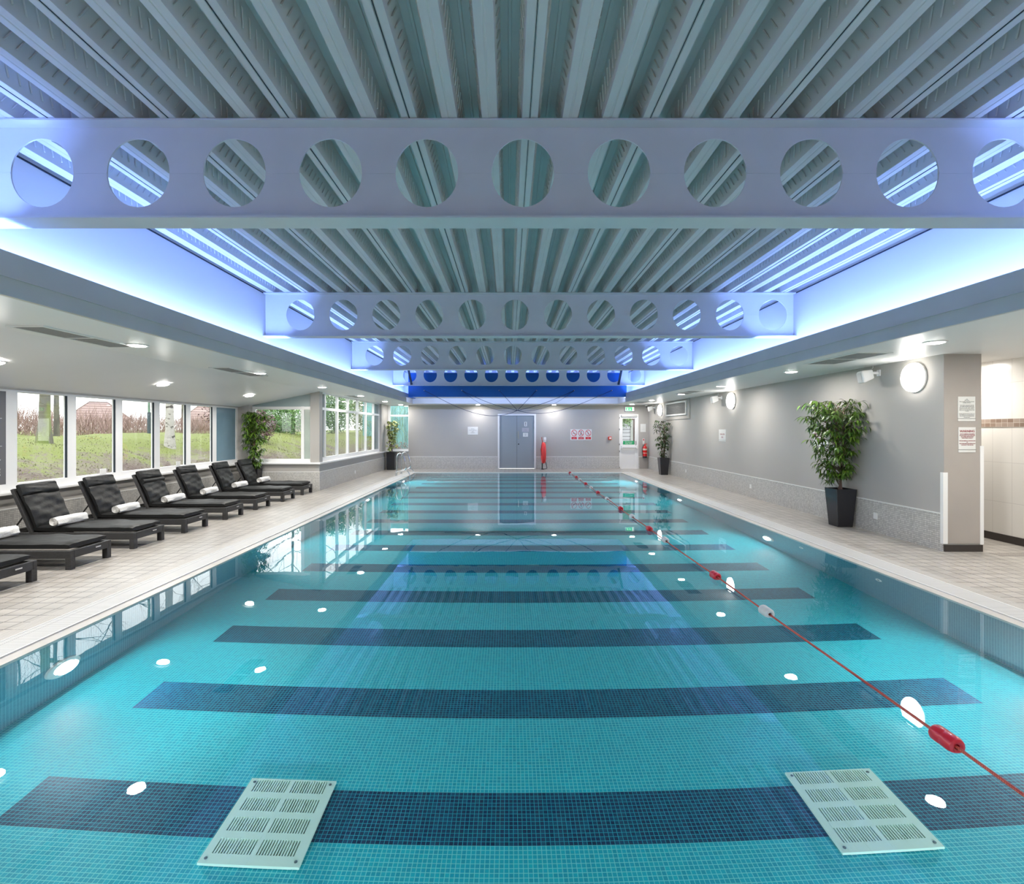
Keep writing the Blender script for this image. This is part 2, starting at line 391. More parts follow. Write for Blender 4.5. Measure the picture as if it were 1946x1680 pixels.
# shower wall
struct(MB().box(XT, XT+T_, YN, 11.7, 0, ZC), 'wall_shower', M_shower, 'white tiled shower wall at the right edge', 'wall')
struct(MB().box(XT-0.008, XT, YN, 11.5, 1.735, 1.86), 'trim_5', M_border, 'brown mosaic border band on the white shower tiles', 'tile border')
struct(MB().box(XT-0.012, XT, YN, 11.5, 0, 0.115), 'baseboard_shower', M_skirt, 'dark brown tile skirting below the white shower tiles', 'skirting')
struct(MB().box(XR+0.52, XT, 11.5, 11.7, 0, ZC), 'wall_shower_end', M_wall, 'end wall of the shower passage', 'wall')
M_drain = tile('drain_mosaic', 'XY', 0.03, 0.03, (0.42,0.38,0.34), (0.34,0.31,0.28), (0.2,0.18,0.17), 0.003)
struct(MB().box(XR+0.55, XT, 6.78, 6.95, -0.05, 0.003), 'floor_drain_strip', M_drain, 'small brown mosaic drain strip at the shower entrance', 'floor strip')
# wall behind the camera
struct(MB().box(XB-0.2, XT+0.2, YN-0.2, YN, 0, 4.4), 'wall_near', M_wall, 'wall behind the camera', 'wall')

# bay window wall (x = XB): low wall, head, dado, sill
SZ = 0.765; HZ = 2.30
struct(MB().box(XB-0.25, XB, YN, YB+0.25, 0, SZ-0.03).box(XB-0.25, XB, YN, YB+0.25, HZ, 2.42), 'wall_left', M_wall, 'low grey wall below the bay windows behind the loungers', 'wall')
struct(MB().box(XB, XB+0.012, YN, YB, 0, 0.515), 'baseboard_left', M_tile_y, 'grey mosaic dado behind the loungers', 'tile dado')
struct(MB().box(XB, XB+0.016, YN, YB, 0.515, 0.53), 'trim_6', M_white, 'thin white strip on the dado behind the loungers', 'trim')
struct(MB().box(XB-0.25, XB+0.10, YN, YB, SZ-0.03, SZ+0.015), 'window_sill_left', M_upvc, 'white window sill above the loungers', 'sill', bevel=0.01)
# bay end wall (y = YB)
struct(MB().box(XB, XL, YB, YB+0.25, 0, SZ-0.03), 'wall_bay_end', M_wall, 'low grey wall closing the lounger bay', 'wall')
struct(MB().box(XB, XL+0.012, YB-0.012, YB, 0, 0.515), 'baseboard_bay_end', M_tile_x, 'grey mosaic dado on the end of the lounger bay', 'tile dado')
struct(MB().box(XB, XL+0.016, YB-0.016, YB, 0.515, 0.53), 'trim_7', M_white, 'thin white strip on the bay end dado', 'trim')
struct(MB().box(XB, XL+0.06, YB-0.09, YB+0.25, SZ-0.03, SZ+0.02), 'window_sill_bay_end', M_upvc, 'white window sill on the bay end wall', 'sill', bevel=0.01)
struct(MB().box(-5.50, XL, YB, YB+0.24, SZ+0.02, ZC), 'column_bay_corner', M_wall, 'square grey column on the corner of the window sill', 'column')
struct(MB().box(XB-0.25, XB+0.24, YB-0.10, YB+0.24, SZ+0.02, HZ+0.08), 'column_bay_back', M_wall, 'grey corner column behind the potted plant by the loungers', 'column')
# side wall (x = XL, y > YB)
struct(MB().box(XL-0.25, XL, YB+0.25, YF, 0, SZ-0.03), 'wall_side', M_wall, 'low grey wall below the tall side windows', 'wall')
struct(MB().box(XL, XL+0.012, YB, YF, 0, 0.515), 'baseboard_side', M_tile_y, 'grey mosaic dado below the tall side windows', 'tile dado')
struct(MB().box(XL, XL+0.016, YB, YF, 0.515, 0.53), 'trim_8', M_white, 'thin white strip on the side dado', 'trim')
struct(MB().box(XL-0.25, XL+0.07, YB+0.25, YF, SZ-0.03, SZ+0.02), 'window_sill_side', M_upvc, 'white window sill below the tall side windows', 'sill', bevel=0.01)
struct(MB().box(XL-0.25, XL+0.0, 20.83, YF+T_, SZ+0.02, ZC), 'column_far', M_wall, 'grey column at the far left corner behind the potted plant', 'column')

# ---------------- windows
WN = [0]
def window(label, frame_mb, pane_list, extra=None):
    WN[0] += 1
    e = empty('window_%d' % WN[0], (0,0,0), label=label, cat='window', kind='structure')
    frame_mb.build('window_frame', M_upvc, e)
    for mbp, mat, lab, nm in pane_list:
        p = mbp.build(nm, mat, e)
        if lab: p['label'] = lab
    return e
M_teal = solid('blue_grey_panel', (0.17, 0.27, 0.33), 0.2, vary=(1.5, 0.12))
M_green = solid('frosted_green_panel', (0.38, 0.44, 0.40), 0.25, vary=(2, 0.08))
M_ad = solid('advert_grey', (0.125, 0.125, 0.13), 0.45)
M_purple = solid('purple_lettering', (0.10, 0.0, 0.10), 0.5)
M_wtext = solid('white_lettering', (0.7, 0.7, 0.72), 0.5)
P0 = 7.58; PW = 1.045
bay_lab = ['with the mossy tree trunk behind it', 'with a thin dark trunk at its right edge', 'with the garden lamp post behind it', 'with the white birch trunk behind it', 'with the house roof behind it, beside the blue panel']
for k in range(-9, 6):
    y0 = P0 + PW*k; y1 = y0 + PW
    if k == 5: y1 = YB-0.1
    if y0 < YN: continue
    f = MB(); xo = XB-0.13; xi = XB-0.06; g0, g1, gz0, gz1 = y0+0.085, y1-0.085, 0.885, 2.265
    f.box(xo, xi, y0, g0, SZ+0.015, HZ); f.box(xo, xi, g1, y1, SZ+0.015, HZ)
    f.box(xo, xi, g0, g1, SZ+0.015, gz0); f.box(xo, xi, g0, g1, gz1, HZ)
    pane = MB().box(xo+0.02, xo+0.026, g0, g1, gz0, gz1)
    if k == -1:
        e = window('window filled by a dark grey advert panel at the left edge', f, [(MB().box(xi-0.012, xi-0.002, g0, g1, gz0, gz1), M_ad, 'dark grey advert panel', 'advert_panel')])
        for t_, z_, mt in (('N', 1.335, M_purple), ('Y', 1.20, M_wtext), ('E', 1.065, M_wtext)):
            text('letter', t_, (xi+0.0, g1-0.085, z_), LEFTW, 0.14, mt, e, 'RIGHT', bold=0.004)
        MB().box(xi-0.002, xi+0.001, g1-0.5, g1-0.06, 1.45, 1.456).build('printed_line', M_wtext, e)
        MB().box(xi-0.002, xi+0.001, g1-0.5, g1-0.06, 1.86, 1.866).build('printed_line', M_wtext, e)
    elif k == 5:
        window('blue grey panelled bay window beside the potted plant', f, [(MB().box(xi-0.03, xi-0.02, g0, g1, gz0, gz1), M_teal, 'flat blue grey panel', 'panel')])
    elif k < 0:
        window('white framed bay window left of the advert panel, out of the picture', f, [(pane, M_glass, None, 'pane')])
    else:
        lt = MB().box(xi-0.03, xi-0.004, g1-0.02, g1+0.001, gz0, gz1)
        window('white framed bay window '+bay_lab[k], f, [(pane, M_glass, None, 'pane'), (lt, M_line, 'black rubber gasket', 'gasket')])
# bay end window
f = MB(); y0, y1 = YB+0.10, YB+0.16
f.box(-7.16, -7.12+0.04, y0, y1, SZ+0.02, 2.34); f.box(-5.80, -5.715, y0, y1, SZ+0.02, 2.34); f.box(-5.545, -5.50, y0, y1, SZ+0.02, 2.34)
f.box(-7.12, -5.5, y0, y1, SZ+0.02, 0.875); f.box(-7.12, -5.5, y0, y1, 2.255, 2.335)
window('wide bay end window looking onto the sloping lawn and shrubs', f, [
    (MB().box(-7.08, -5.80, y0+0.03, y0+0.036, 0.875, 2.255), M_glass, None, 'pane'),
    (MB().box(-5.715, -5.545, y0+0.02, y0+0.03, 0.875, 2.255), M_green, 'narrow pale green panel', 'panel'),
    (MB().extrude([(-7.45, 2.335), (-5.5, 2.335), (-5.5, 2.73), (-7.45, 2.30)], y0+0.01, y0+0.03), solid('spandrel_grey_green', (0.33, 0.41, 0.42), 0.35), 'grey green triangular panel above the window', 'spandrel')])
# side windows with transom
ym = [14.24, 14.68, 15.76, 16.80, 17.86, 18.90, 19.98, 20.83]
side_lab = ['narrow grey side window beside the corner column', 'first clear tall side window from the corner column', 'second clear tall side window from the corner column', 'third clear tall side window from the corner column', 'fourth clear tall side window from the corner column', 'fifth clear tall side window, last before the grey pane', 'grey side window beside the far column']
M_greyp = solid('grey_pane_panel', (0.20, 0.255, 0.27), 0.15)
for k in range(7):
    a, b2 = ym[k], ym[k+1]; f = MB(); xo, xi = XL-0.15, XL-0.08; g0, g1 = a+(0.0 if k == 0 else 0.045), b2-0.045
    f.box(xo, xi, a, g0+0.001, SZ+0.02, ZC); f.box(xo, xi, g1, b2, SZ+0.02, ZC)
    f.box(xo, xi, g0, g1, SZ+0.02, 0.90); f.box(xo, xi, g0, g1, 2.255, 2.33); f.box(xo, xi, g0, g1, 2.72, ZC)
    mt = M_greyp if k in (0, 6) else M_glass
    window(side_lab[k], f, [(MB().box(xo+0.02, xo+0.026, g0, g1, 0.90, 2.255), mt, None, 'pane'), (MB().box(xo+0.02, xo+0.026, g0, g1, 2.33, 2.72), mt, None, 'pane')])
# far-left window in far wall
f = MB(); a, b2 = -5.25, -4.35; y0, y1 = YF+0.04, YF+0.11
f.box(a, a+0.10, y0, y1, SZ, ZC); f.box(b2-0.02, b2, y0, y1, SZ, ZC); f.box(a, b2, y0, y1, SZ, 0.85); f.box(a, b2, y0, y1, 2.26, 2.335); f.box(a, b2, y0, y1, 2.72, ZC)
window('white framed window in the far left corner with teal fence behind it', f, [(MB().box(a+0.1, b2-0.02, y0+0.03, y0+0.036, 0.85, 2.26), M_glass, None, 'pane'), (MB().box(a+0.1, b2-0.02, y0+0.03, y0+0.036, 2.335, 2.72), M_glass, None, 'pane')])
struct(MB().box(XL, -4.35, YF-0.08, YF+0.05, SZ-0.03, SZ+0.02), 'window_sill_far', M_upvc, 'white window sill in the far left corner', 'sill', bevel=0.01)

# ================================================================ ceilings, lantern
mb = MB()
mb.box(XL-0.26, UL-0.04, YN, YF+T_, ZC, ZC+0.06)            # left soffit
mb.box(UR+0.04, XT+0.2, YN, 11.7, ZC, ZC+0.06); mb.box(UR+0.04, XR+0.6, 11.7, YF+T_, ZC, ZC+0.06)
mb.box(UL-0.04, UR+0.04, UE+0.04, YF+T_, ZC, ZC+0.06); mb.box(UL-0.04, UR+0.04, YN-0.1, YN+0.9, ZC, ZC+0.06)
mb.add([(XB-0.26, YN, HZ-0.03), (XL-0.02, YN, ZC), (XL-0.02, YB+0.26, ZC), (XB-0.26, YB+0.26, HZ-0.03), (XB-0.26, YN, HZ+0.05), (XL-0.02, YN, ZC+0.06), (XL-0.02, YB+0.26, ZC+0.06), (XB-0.26, YB+0.26, HZ+0.05)],
       [(0,1,2,3),(4,5,6,7),(0,1,5,4),(1,2,6,5),(2,3,7,6),(3,0,4,7)])
struct(mb, 'ceiling', M_ceil, 'white soffit around the roof lantern, sloping down over the loungers', 'ceiling')
M_upl = solid('fascia_paint_blue_light_offset', (0.60, 0.555, 0.48), 0.55, vary=(1.2, 0.06))  # left fascia only: warm tint in the colour counters the blue cove light
def fascia(name, mbx, label, m=None): return struct(mbx, name, m or M_up, label, 'fascia')
fascia('trim_9', MB().box(UL-0.04, UL, YN+0.9, UE+0.04, ZC, ZU).box(UL-0.0, UL+0.015, YN, UE+0.0, ZC+0.145, ZC+0.155), 'pale grey fascia along the left edge of the roof lantern', M_upl)
fascia('trim_10', MB().box(UR, UR+0.04, YN+0.9, UE+0.04, ZC, ZU).box(UR-0.015, UR, YN, UE, ZC+0.145, ZC+0.155), 'pale grey fascia along the right edge of the roof lantern')
fascia('trim_11', MB().box(UL, UR, UE, UE+0.04, ZC, ZU), 'pale fascia across the far end of the roof lantern')
# lantern walls
def lw(n, b_, l): return struct(b_, n, M_cove, l, 'lantern wall')
lw('wall_lantern_left', MB().box(CL-0.1, CL, YN, CE+0.1, ZC+0.06, 4.45), 'blue lit upper wall on the left of the roof lantern')
lw('wall_lantern_right', MB().box(CR, CR+0.1, YN, CE+0.1, ZC+0.06, 4.45), 'blue lit upper wall on the right of the roof lantern')
lw('wall_lantern_far', MB().box(CL, CR, CE, CE+0.1, ZC+0.06, 4.45), 'blue lit upper wall at the far end of the roof lantern')
# black joint lines at the roof
struct(MB().box(CL, CL+0.008, YN, CE, ZR-0.018, ZR-0.002), 'trim_12', M_line, 'thin dark joint between left lantern wall and roof', 'joint')
struct(MB().box(CR-0.008, CR, YN, CE, ZR-0.018, ZR-0.002), 'trim_13', M_line, 'thin dark joint between right lantern wall and roof', 'joint')
# roof sheet: trapezoidal profile
pitch = 0.306; rc = 0.16; bw = 0.058; wv = 0.035; dp = 0.20
prof = []
n0, n1 = -15, 16
for n in range(n0, n1+1):
    c = rc + n*pitch
    prof += [(c-bw-wv, ZR+dp), (c-bw-wv*0.45, ZR+dp*0.45), (c-bw-wv*0.40, ZR+dp*0.40), (c-bw, ZR), (c-0.010, ZR), (c-0.005, ZR+0.003), (c+0.005, ZR+0.003), (c+0.010, ZR), (c+bw, ZR), (c+bw+wv*0.40, ZR+dp*0.40), (c+bw+wv*0.45, ZR+dp*0.45), (c+bw+wv, ZR+dp)]
    m_ = c+pitch/2
    prof += [(m_-0.012, ZR+dp), (m_-0.008, ZR+dp-0.012), (m_+0.008, ZR+dp-0.012), (m_+0.012, ZR+dp)]
mb = MB(); v = []
for x, z in prof: v += [(x, YN, z), (x, CE, z)]
mb.add(v, [(2*i, 2*i+2, 2*i+3, 2*i+1) for i in range(len(prof)-1)])
# slanted embossed dashes on the webs
for n in range(n0, n1+1):
    c = rc + n*pitch
    for sg in (-1, 1):
        y = 2.2
        while y < 13.5:
            z0, z1 = ZR+0.05, ZR+0.145
            xa = c+sg*(bw+wv*0.25+0.003); xb = c+sg*(bw+wv*0.725+0.003)
            dy = 0.045*(1 if n % 2 else -1); w_ = 0.006
            mb.add([(xa, y-w_, z0), (xa, y+w_, z0), (xb, y+dy+w_, z1), (xb, y+dy-w_, z1), (xa+sg*0.007, y, z0+0.004), (xb+sg*0.007, y+dy, z1-0.004)], [(0,1,4),(1,2,5,4),(2,3,5),(3,0,4,5)], 0)
            y += 0.085
for n in range(n0, n1+1, 3):
    c = rc + n*pitch + 0.0
    mb.box(c-0.002, c+0.002, YN, CE, ZR-0.0005, ZR+0.004, 1)
struct(mb, 'roof_deck', [M_deck, M_line], 'ribbed grey steel roof sheeting over the pool', 'roof')
struct(MB().box(CL-0.1, CR+0.1, YN, CE+0.1, 4.42, 4.5), 'roof_slab', M_line, 'top of the roof above the sheeting', 'roof')

# cellular beams
def ring_cell(mb, cx, cz, x0, x1, z0, z1, rx, rz, y, seg=40):
    # face with an elliptical hole, plus inner rim given by pair y
    ya, yb = y
    inner = []; outer = []
    for k in range(seg):
        a = 2*PI*k/seg; ca, sa = math.cos(a), math.sin(a)
        inner.append((cx+rx*ca, cz+rz*sa))
        dx = (x1-cx) if ca > 0 else (cx-x0); dz = (z1-cz) if sa > 0 else (cz-z0)
        t = min(dx/abs(ca) if abs(ca) > 1e-9 else 1e9, dz/abs(sa) if abs(sa) > 1e-9 else 1e9)
        outer.append((cx+ca*t, cz+sa*t))
    # snap nearest outer points to corners
    for corner in ((x0,z0),(x1,z0),(x0,z1),(x1,z1)):
        i = min(range(seg), key=lambda i: (outer[i][0]-corner[0])**2+(outer[i][1]-corner[1])**2); outer[i] = corner
    for yy in (ya, yb):
        v = [(p[0], yy, p[1]) for p in inner] + [(p[0], yy, p[1]) for p in outer]
        mb.add(v, [(k, (k+1) % seg, seg+(k+1) % seg, seg+k) for k in range(seg)])
    v = [(p[0], ya, p[1]) for p in inner] + [(p[0], yb, p[1]) for p in inner]
    mb.add(v, [(k, (k+1) % seg, seg+(k+1) % seg, seg+k) for k in range(seg)])
bl = ['nearest round-holed steel roof beam, spanning the whole picture', 'second round-holed steel roof beam from the camera', 'third round-holed steel roof beam from the camera', 'farthest round-holed steel roof beam, just before the blue box']
for bi, yb in enumerate((3.945, 8.83, 13.70, 18.57)):
    e = empty('cellular_beam', (0, yb, 0), label=bl[bi], cat='roof beam', group='round-holed steel roof beams')
    zb = 3.31; zt = ZR-0.004
    mb = MB(); cz = 3.70
    for n in range(-5, 7):
        cx = 0.11+0.75*n; x0, x1 = cx-0.375, cx+0.375
        if n == 6: x1 = CR
        ring_cell(mb, cx, cz, x0, x1, zb+0.012, zt-0.012, 0.245, 0.267, (-0.006, 0.006))
    mb.box(CL, 0.11-5*0.75-0.375, -0.006, 0.006, zb+0.012, zt-0.012)
    mb.build('web', M_beam, e)
    MB().box(CL, CR, -0.105, 0.105, zb, zb+0.014).build('bottom_flange', M_beam, e)
    MB().box(CL, CR, -0.105, 0.105, zt-0.014, zt).build('top_flange', M_beam, e)
    sm = MB()
    for n in range(-6, 7):
        a = 0.11+0.75*n+0.247; b2 = min(a+0.256, CR)
        if a < CL: a = CL
        if b2 > a: sm.box(a, b2, -0.009, 0.009, cz-0.004, cz+0.002)
    sm.build('weld_seam', M_beam, e)

# dark struts at the ends of the far beam
for x, s_, lb in ((-3.60, 1, 'dark steel strut at the left end of the farthest beam'), (4.05, -1, 'dark steel strut at the right end of the farthest beam')):
    o = MB().tube([(x-0.10*s_, 18.44, 4.05), (x+0.05*s_, 18.44, 3.33)], 0.05, 4).build('roof_strut', M_line); tag(o, lb, 'strut', 'struts at the farthest beam')

# blue box across the far end of the lantern
e = empty('blue_bulkhead_box', (0.33, 19.3, 2.95), label='saturated blue boxed bulkhead across the far end above the pool', cat='bulkhead')
MB().box(-4.17, 4.17, 0, 0.02, -0.01, 0.91).build('front_panel', M_blue, e)
MB().box(-4.17, -4.15, 0.02, 1.36, 0, 0.91).build('side_panel', M_blue, e); MB().box(4.15, 4.17, 0.02, 1.36, 0, 0.91).build('side_panel', M_blue, e)
MB().box(-4.17, 4.17, 0.02, 1.36, 0.03, 0.05).build('underside', M_cove, e)
light('added_underside_light', 'AREA', (0, 0.04, 0.008), 75, (0.40, 0.52, 1.0), rot=(PI/2+0.3, 0, 0), size=8.2, size_y=0.03, parent=e)  # added area light to brighten the box underside and far fascia; no fixture
# cables
gp = Vector((983.3, 0, 0)); 
def P(px, py, Y): return Vector(((px-967)*Y/960, Y, 1.7+(816-py)*Y/960))
G = P(983.5, 780, 19.2)
anch = [218, 497, 773, 1049, 1327, 1607]; sag = [0.55, 0.12, 0.0, 0.0, 0.10, 0.42]
M_cable = solid('dark_blue_cable', (0.01, 0.02, 0.09), 0.5)
for i, a in enumerate(anch):
    A = P(750+a/3.892, 742, 19.27)
    pts = []
    for k in range(21):
        t = k/20; p = A.lerp(G, t); p.z -= sag[i]*4*t*(1-t)*(0.6+0.8*t if i in (0, 5) else 1)*0.8; pts.append(p)
    e = empty('hanging_cable', A, label='thin dark cable drooping from the blue box, %s anchor from the left' % ORD[i], cat='cable', group='cables drooping from the blue box')
    pts = [p-A for p in pts]
    MB().tube(pts, 0.0085, 6).build('wire', M_cable, e, smooth=True)
    if i in (1, 4):
        MB().tube([p+Vector((0,0,-0.18*4*(k/20)*(1-k/20))) for k, p in enumerate(pts)], 0.006, 6).build('wire', M_cable, e, smooth=True)
    MB().lathe([(0.0, 0.03), (0.02, 0.028), (0.026, 0.0)], (0, 0.03, 0), 'Y', 12).build('anchor_stud', M_chrome, e)

# ================================================================ lights
def downlight(x, y, z, label, tilt=0.0, group='round recessed ceiling lights', lit=True, power=None):
    e = empty('ceiling_light', (x, y, z), label=label, cat='ceiling light', group=group)
    e.rotation_euler = (0, -tilt, 0)
    MB().lathe([(0.098, 0.0), (0.125, 0.0), (0.125, -0.008), (0.10, -0.012), (0.098, -0.008)], (0,0,0), n=28, cap=False).build('trim_ring', M_white, e, smooth=True)
    if lit:
        MB().lathe([(0.099, -0.008), (0.085, -0.018), (0.05, -0.023), (0.0, -0.025)], (0,0,0), n=28, cap=False).build('diffuser', M_disc, e, smooth=True)
        light('lamp', 'AREA', (0, 0, -0.03), power or P_DOWN, (1.0, 0.955, 0.89), size=0.18, parent=e)
    else:
        MB().lathe([(0.098, -0.008), (0.0, -0.010)], (0,0,0), n=28).build('diffuser', M_white, e)
for i, y in enumerate((6.28, 9.38, 12.5, 15.75, 18.85, 21.35)):
    downlight(-4.62 if i < 5 else -4.57, y, ZC, 'round ceiling light over the left walkway, %s from the camera' % ORD[i], power=P_DOWN*(0.45 if i == 5 else 1))
for i, y in enumerate((6.2, 9.23, 12.3)):
    downlight(-6.32, y, ZC-0.21*(6.32-5.25)-0.004, 'round light in the sloping ceiling above the loungers, %s from the camera' % ORD[i], tilt=math.atan(0.2))
for i, y in enumerate((6.07, 9.16, 12.2, 15.0, 18.1, 21.0)):
    downlight(5.12, y, ZC, 'round ceiling light along the right wall, %s from the camera' % ORD[i], power=P_DOWN*(0.6 if i == 5 else 0.9))
for x, lb in ((-1.31, 'round ceiling light above the far wall, left of the double doors'), (1.91, 'round ceiling light above the far wall, right of the double doors')):
    downlight(x, 21.4, ZC, lb, power=P_DOWN*0.4)
# lights the room has behind and beside the camera
for i, (x, y) in enumerate(((-4.62, 3.15), (-4.62, 0.1), (5.12, 3.0), (5.12, 0.0), (-1.5, -1.75), (1.9, -1.75))):
    downlight(x, y, ZC, 'round ceiling light outside the picture, %s of those near the camera' % ORD[i], power=P_DOWN)
downlight(-6.32, 3.1, ZC-0.21*(6.32-5.25)-0.004, 'round light in the sloping ceiling outside the picture', tilt=math.atan(0.2))
for i, y in enumerate((5.4, 8.2)):
    downlight(7.0, y, ZC, 'round light over the shower passage, %s from the camera' % ORD[i], power=P_DOWN*0.9)

# cove LED tubes
M_led = solid('blue_led_tube', COVE, 0.5, emit=2.5)
for nm, x, sg in (('left', (UL+CL)/2-0.02, -1), ('right', (UR+CR)/2, 1)):
    e = empty('cove_light_strip', (x, 9.2, 2.83), label='blue light strip hidden on the %s ledge of the roof lantern' % nm, cat='light strip', group='cove light strips')
    MB().box(-0.02, 0.02, -11.2, 11.2, -0.02, 0.02).build('tube', M_led, e)
    for k in range(4):
        light('lamp', 'AREA', (0, -8.4+5.6*k, 0.05), P_COVE*5.6, COVE, rot=(PI, 0, 0), size=0.10, size_y=5.5, parent=e)
e = empty('cove_light_strip', (0.3, 20.83, 2.83), label='blue light strip hidden on the far ledge of the roof lantern', cat='light strip', group='cove light strips')
MB().box(-4.0, 4.0, -0.02, 0.02, -0.02, 0.02).build('tube', M_led, e)
light('lamp', 'AREA', (0, 0, 0.05), P_COVE*8, COVE, rot=(PI, 0, 0), size=8.0, size_y=0.1, parent=e)

# round wall lights
for i, (y, z) in enumerate(((7.5, 2.47), (13.65, 2.47), (20.05, 2.46))):
    e = empty('wall_light', (XR, y, z), label='round white glowing wall light on the right wall, %s' % ['nearest, beside the pillar', 'middle one', 'farthest, beside the air grille'][i], cat='wall light', group='round wall lights')
    MB().lathe([(0.185, 0.0), (0.202, 0.006), (0.202, 0.03), (0.19, 0.036)], (0,0,0), '-X', 40, 1, 1.1).build('base_ring', M_white, e, smooth=True)
    MB().lathe([(0.192, 0.034), (0.192, 0.075), (0.175, 0.10), (0.12, 0.122), (0.0, 0.13)], (0,0,0), '-X', 40, 1, 1.1).build('dome_diffuser', M_wdisc, e, smooth=True)

# underwater lights
M_uw = solid('underwater_lamp_glass', (0.85, 0.95, 1.0), 0.4, emit=14)
ul = {(-1,0):'bright round underwater light in the left pool wall near the camera', (1,0):'bright round underwater light in the right pool wall at the picture edge'}
for sg in (-1, 1):
    for i, y in enumerate((4.15, 8.6, 13.0, 17.4)):
        x = PL if sg < 0 else PR
        lb = ul.get((sg, i), 'round underwater light in the %s pool wall, %s from the camera' % ('left' if sg < 0 else 'right', ORD[i]))
        e = empty('underwater_light', (x, y, -0.68), label=lb, cat='underwater light', group='underwater lights in the pool walls')
        MB().lathe([(0.10, 0.022), (0.125, 0.028), (0.155, 0.02), (0.16, 0.0), (0.10, 0.0)], (0,0,0), 'X' if sg < 0 else '-X', 36, cap=False).build('bezel', M_white, e, smooth=True)
        MB().lathe([(0.10, 0.018), (0.06, 0.03), (0.0, 0.034)], (0,0,0), 'X' if sg < 0 else '-X', 36).build('lens', M_uw, e, smooth=True)
        light('lamp', 'AREA', (-sg*0.05, 0, 0), P_POOL*PI, (0.86, 0.96, 1.0), rot=(0, -PI/2 if sg < 0 else PI/2, 0), size=0.2, parent=e)
for x, lb in ((-1.6, 'added unseen underwater light in the near pool wall below the camera, left one'), (2.4, 'added unseen underwater light in the near pool wall below the camera, right one')):  # unseen lamps added in the near wall, fixtures modelled around them
    e = empty('underwater_light', (x, PN, -0.62), label=lb, cat='underwater light', group='underwater lights in the pool walls')
    MB().lathe([(0.10, -0.022), (0.125, -0.028), (0.155, -0.02), (0.16, 0.0), (0.10, 0.0)], (0,0,0), 'Y', 36, cap=False).build('bezel', M_white, e, smooth=True)
    MB().lathe([(0.10, -0.018), (0.06, -0.03), (0.0, -0.034)], (0,0,0), 'Y', 36).build('lens', M_uw, e, smooth=True)
    light('lamp', 'AREA', (0, 0.05, 0), P_POOL*PI*0.8, (0.86, 0.96, 1), rot=(PI/2, 0, 0), size=0.2, parent=e)
# small inlets
for i, (y, lb) in enumerate(((6.05, 'small round pool inlet in the right pool wall, nearer one'), (8.0-0.35, 'small round pool inlet in the right pool wall, farther one'))):
    o = MB().lathe([(0.022, 0.004), (0.03, 0.012), (0.046, 0.008), (0.05, 0.0)], (PR, y, -0.36), '-X', 24, cap=False).build('pool_inlet', M_white, smooth=True)
    tag(o, lb, 'pool inlet', 'round pool inlets')

# ================================================================ ceiling vents
M_vent = tile('vent_grille', 'XY', 0.012, 2.0, (0.30, 0.30, 0.30), (0.28, 0.28, 0.28), (0.08, 0.08, 0.08), 0.003, 0.5)
def vent(x0, x1, y0, y1, label):
    e = empty('ceiling_vent', ((x0+x1)/2, (y0+y1)/2, ZC), label=label, cat='ceiling vent', group='slot air vents in the soffit')
    w, l = (x1-x0)/2, (y1-y0)/2; f = MB()
    f.box(-w, w, -l, -l+0.03, -0.012, 0); f.box(-w, w, l-0.03, l, -0.012, 0); f.box(-w, -w+0.03, -l, l, -0.012, 0); f.box(w-0.03, w, -l, l, -0.012, 0); f.box(-w, w, -0.012, 0.012, -0.012, 0)
    f.build('vent_frame', M_white, e); MB().box(-w+0.03, w-0.03, -l+0.03, l-0.03, -0.008, -0.002).build('grille', M_vent, e)
vent(-5.08, -4.70, 5.10, 6.42, 'long grey ceiling vent above the nearest loungers')
vent(-5.08, -4.72, 8.54, 9.9, 'ceiling vent over the left walkway, between the loungers and lantern')
vent(-5.08, -4.75, 15.6, 16.6, 'ceiling vent in front of the tall side windows')
vent(4.72, 5.22, 6.86, 8.10, 'ceiling vent over the right walkway beside the speaker')
vent(4.86, 5.30, 13.7, 14.9, 'ceiling vent over the right walkway beyond the middle wall light')
vent(4.86, 5.30, 19.0, 20.0, 'ceiling vent near the green exit sign')
# air grille in right wall
e = empty('air_grille', (XR, 18.2, 2.42), label='large louvred white air grille high on the right wall', cat='air grille')
f = MB(); f.box(-0.03, 0, -1.35, 1.28, -0.36, -0.33).box(-0.03, 0, -1.35, -1.32, -0.36, 0.33); f.build('surround', M_wall, e)
f = MB(); f.box(-0.05, 0, -1.05, 1.15, 0.22, 0.27).box(-0.05, 0, -1.05, 1.15, -0.22, -0.17).box(-0.05, 0, -1.05, -1.0, -0.22, 0.27).box(-0.05, 0, 1.10, 1.15, -0.22, 0.27); f.build('frame', M_white, e)
lv = MB()
for k in range(13):
    z = -0.16+0.03*k; lv.add([(-0.045, -1.0, z), (-0.045, 1.1, z), (-0.01, 1.1, z+0.022), (-0.01, -1.0, z+0.022), (-0.045, -1.0, z+0.004), (-0.045, 1.1, z+0.004), (-0.01, 1.1, z+0.026), (-0.01, -1.0, z+0.026)], [(0,1,2,3),(4,5,6,7),(0,1,5,4),(3,2,6,7)])
lv.build('louvres', solid('brushed_louvre', (0.6,0.6,0.6), 0.35, 0.6), e)

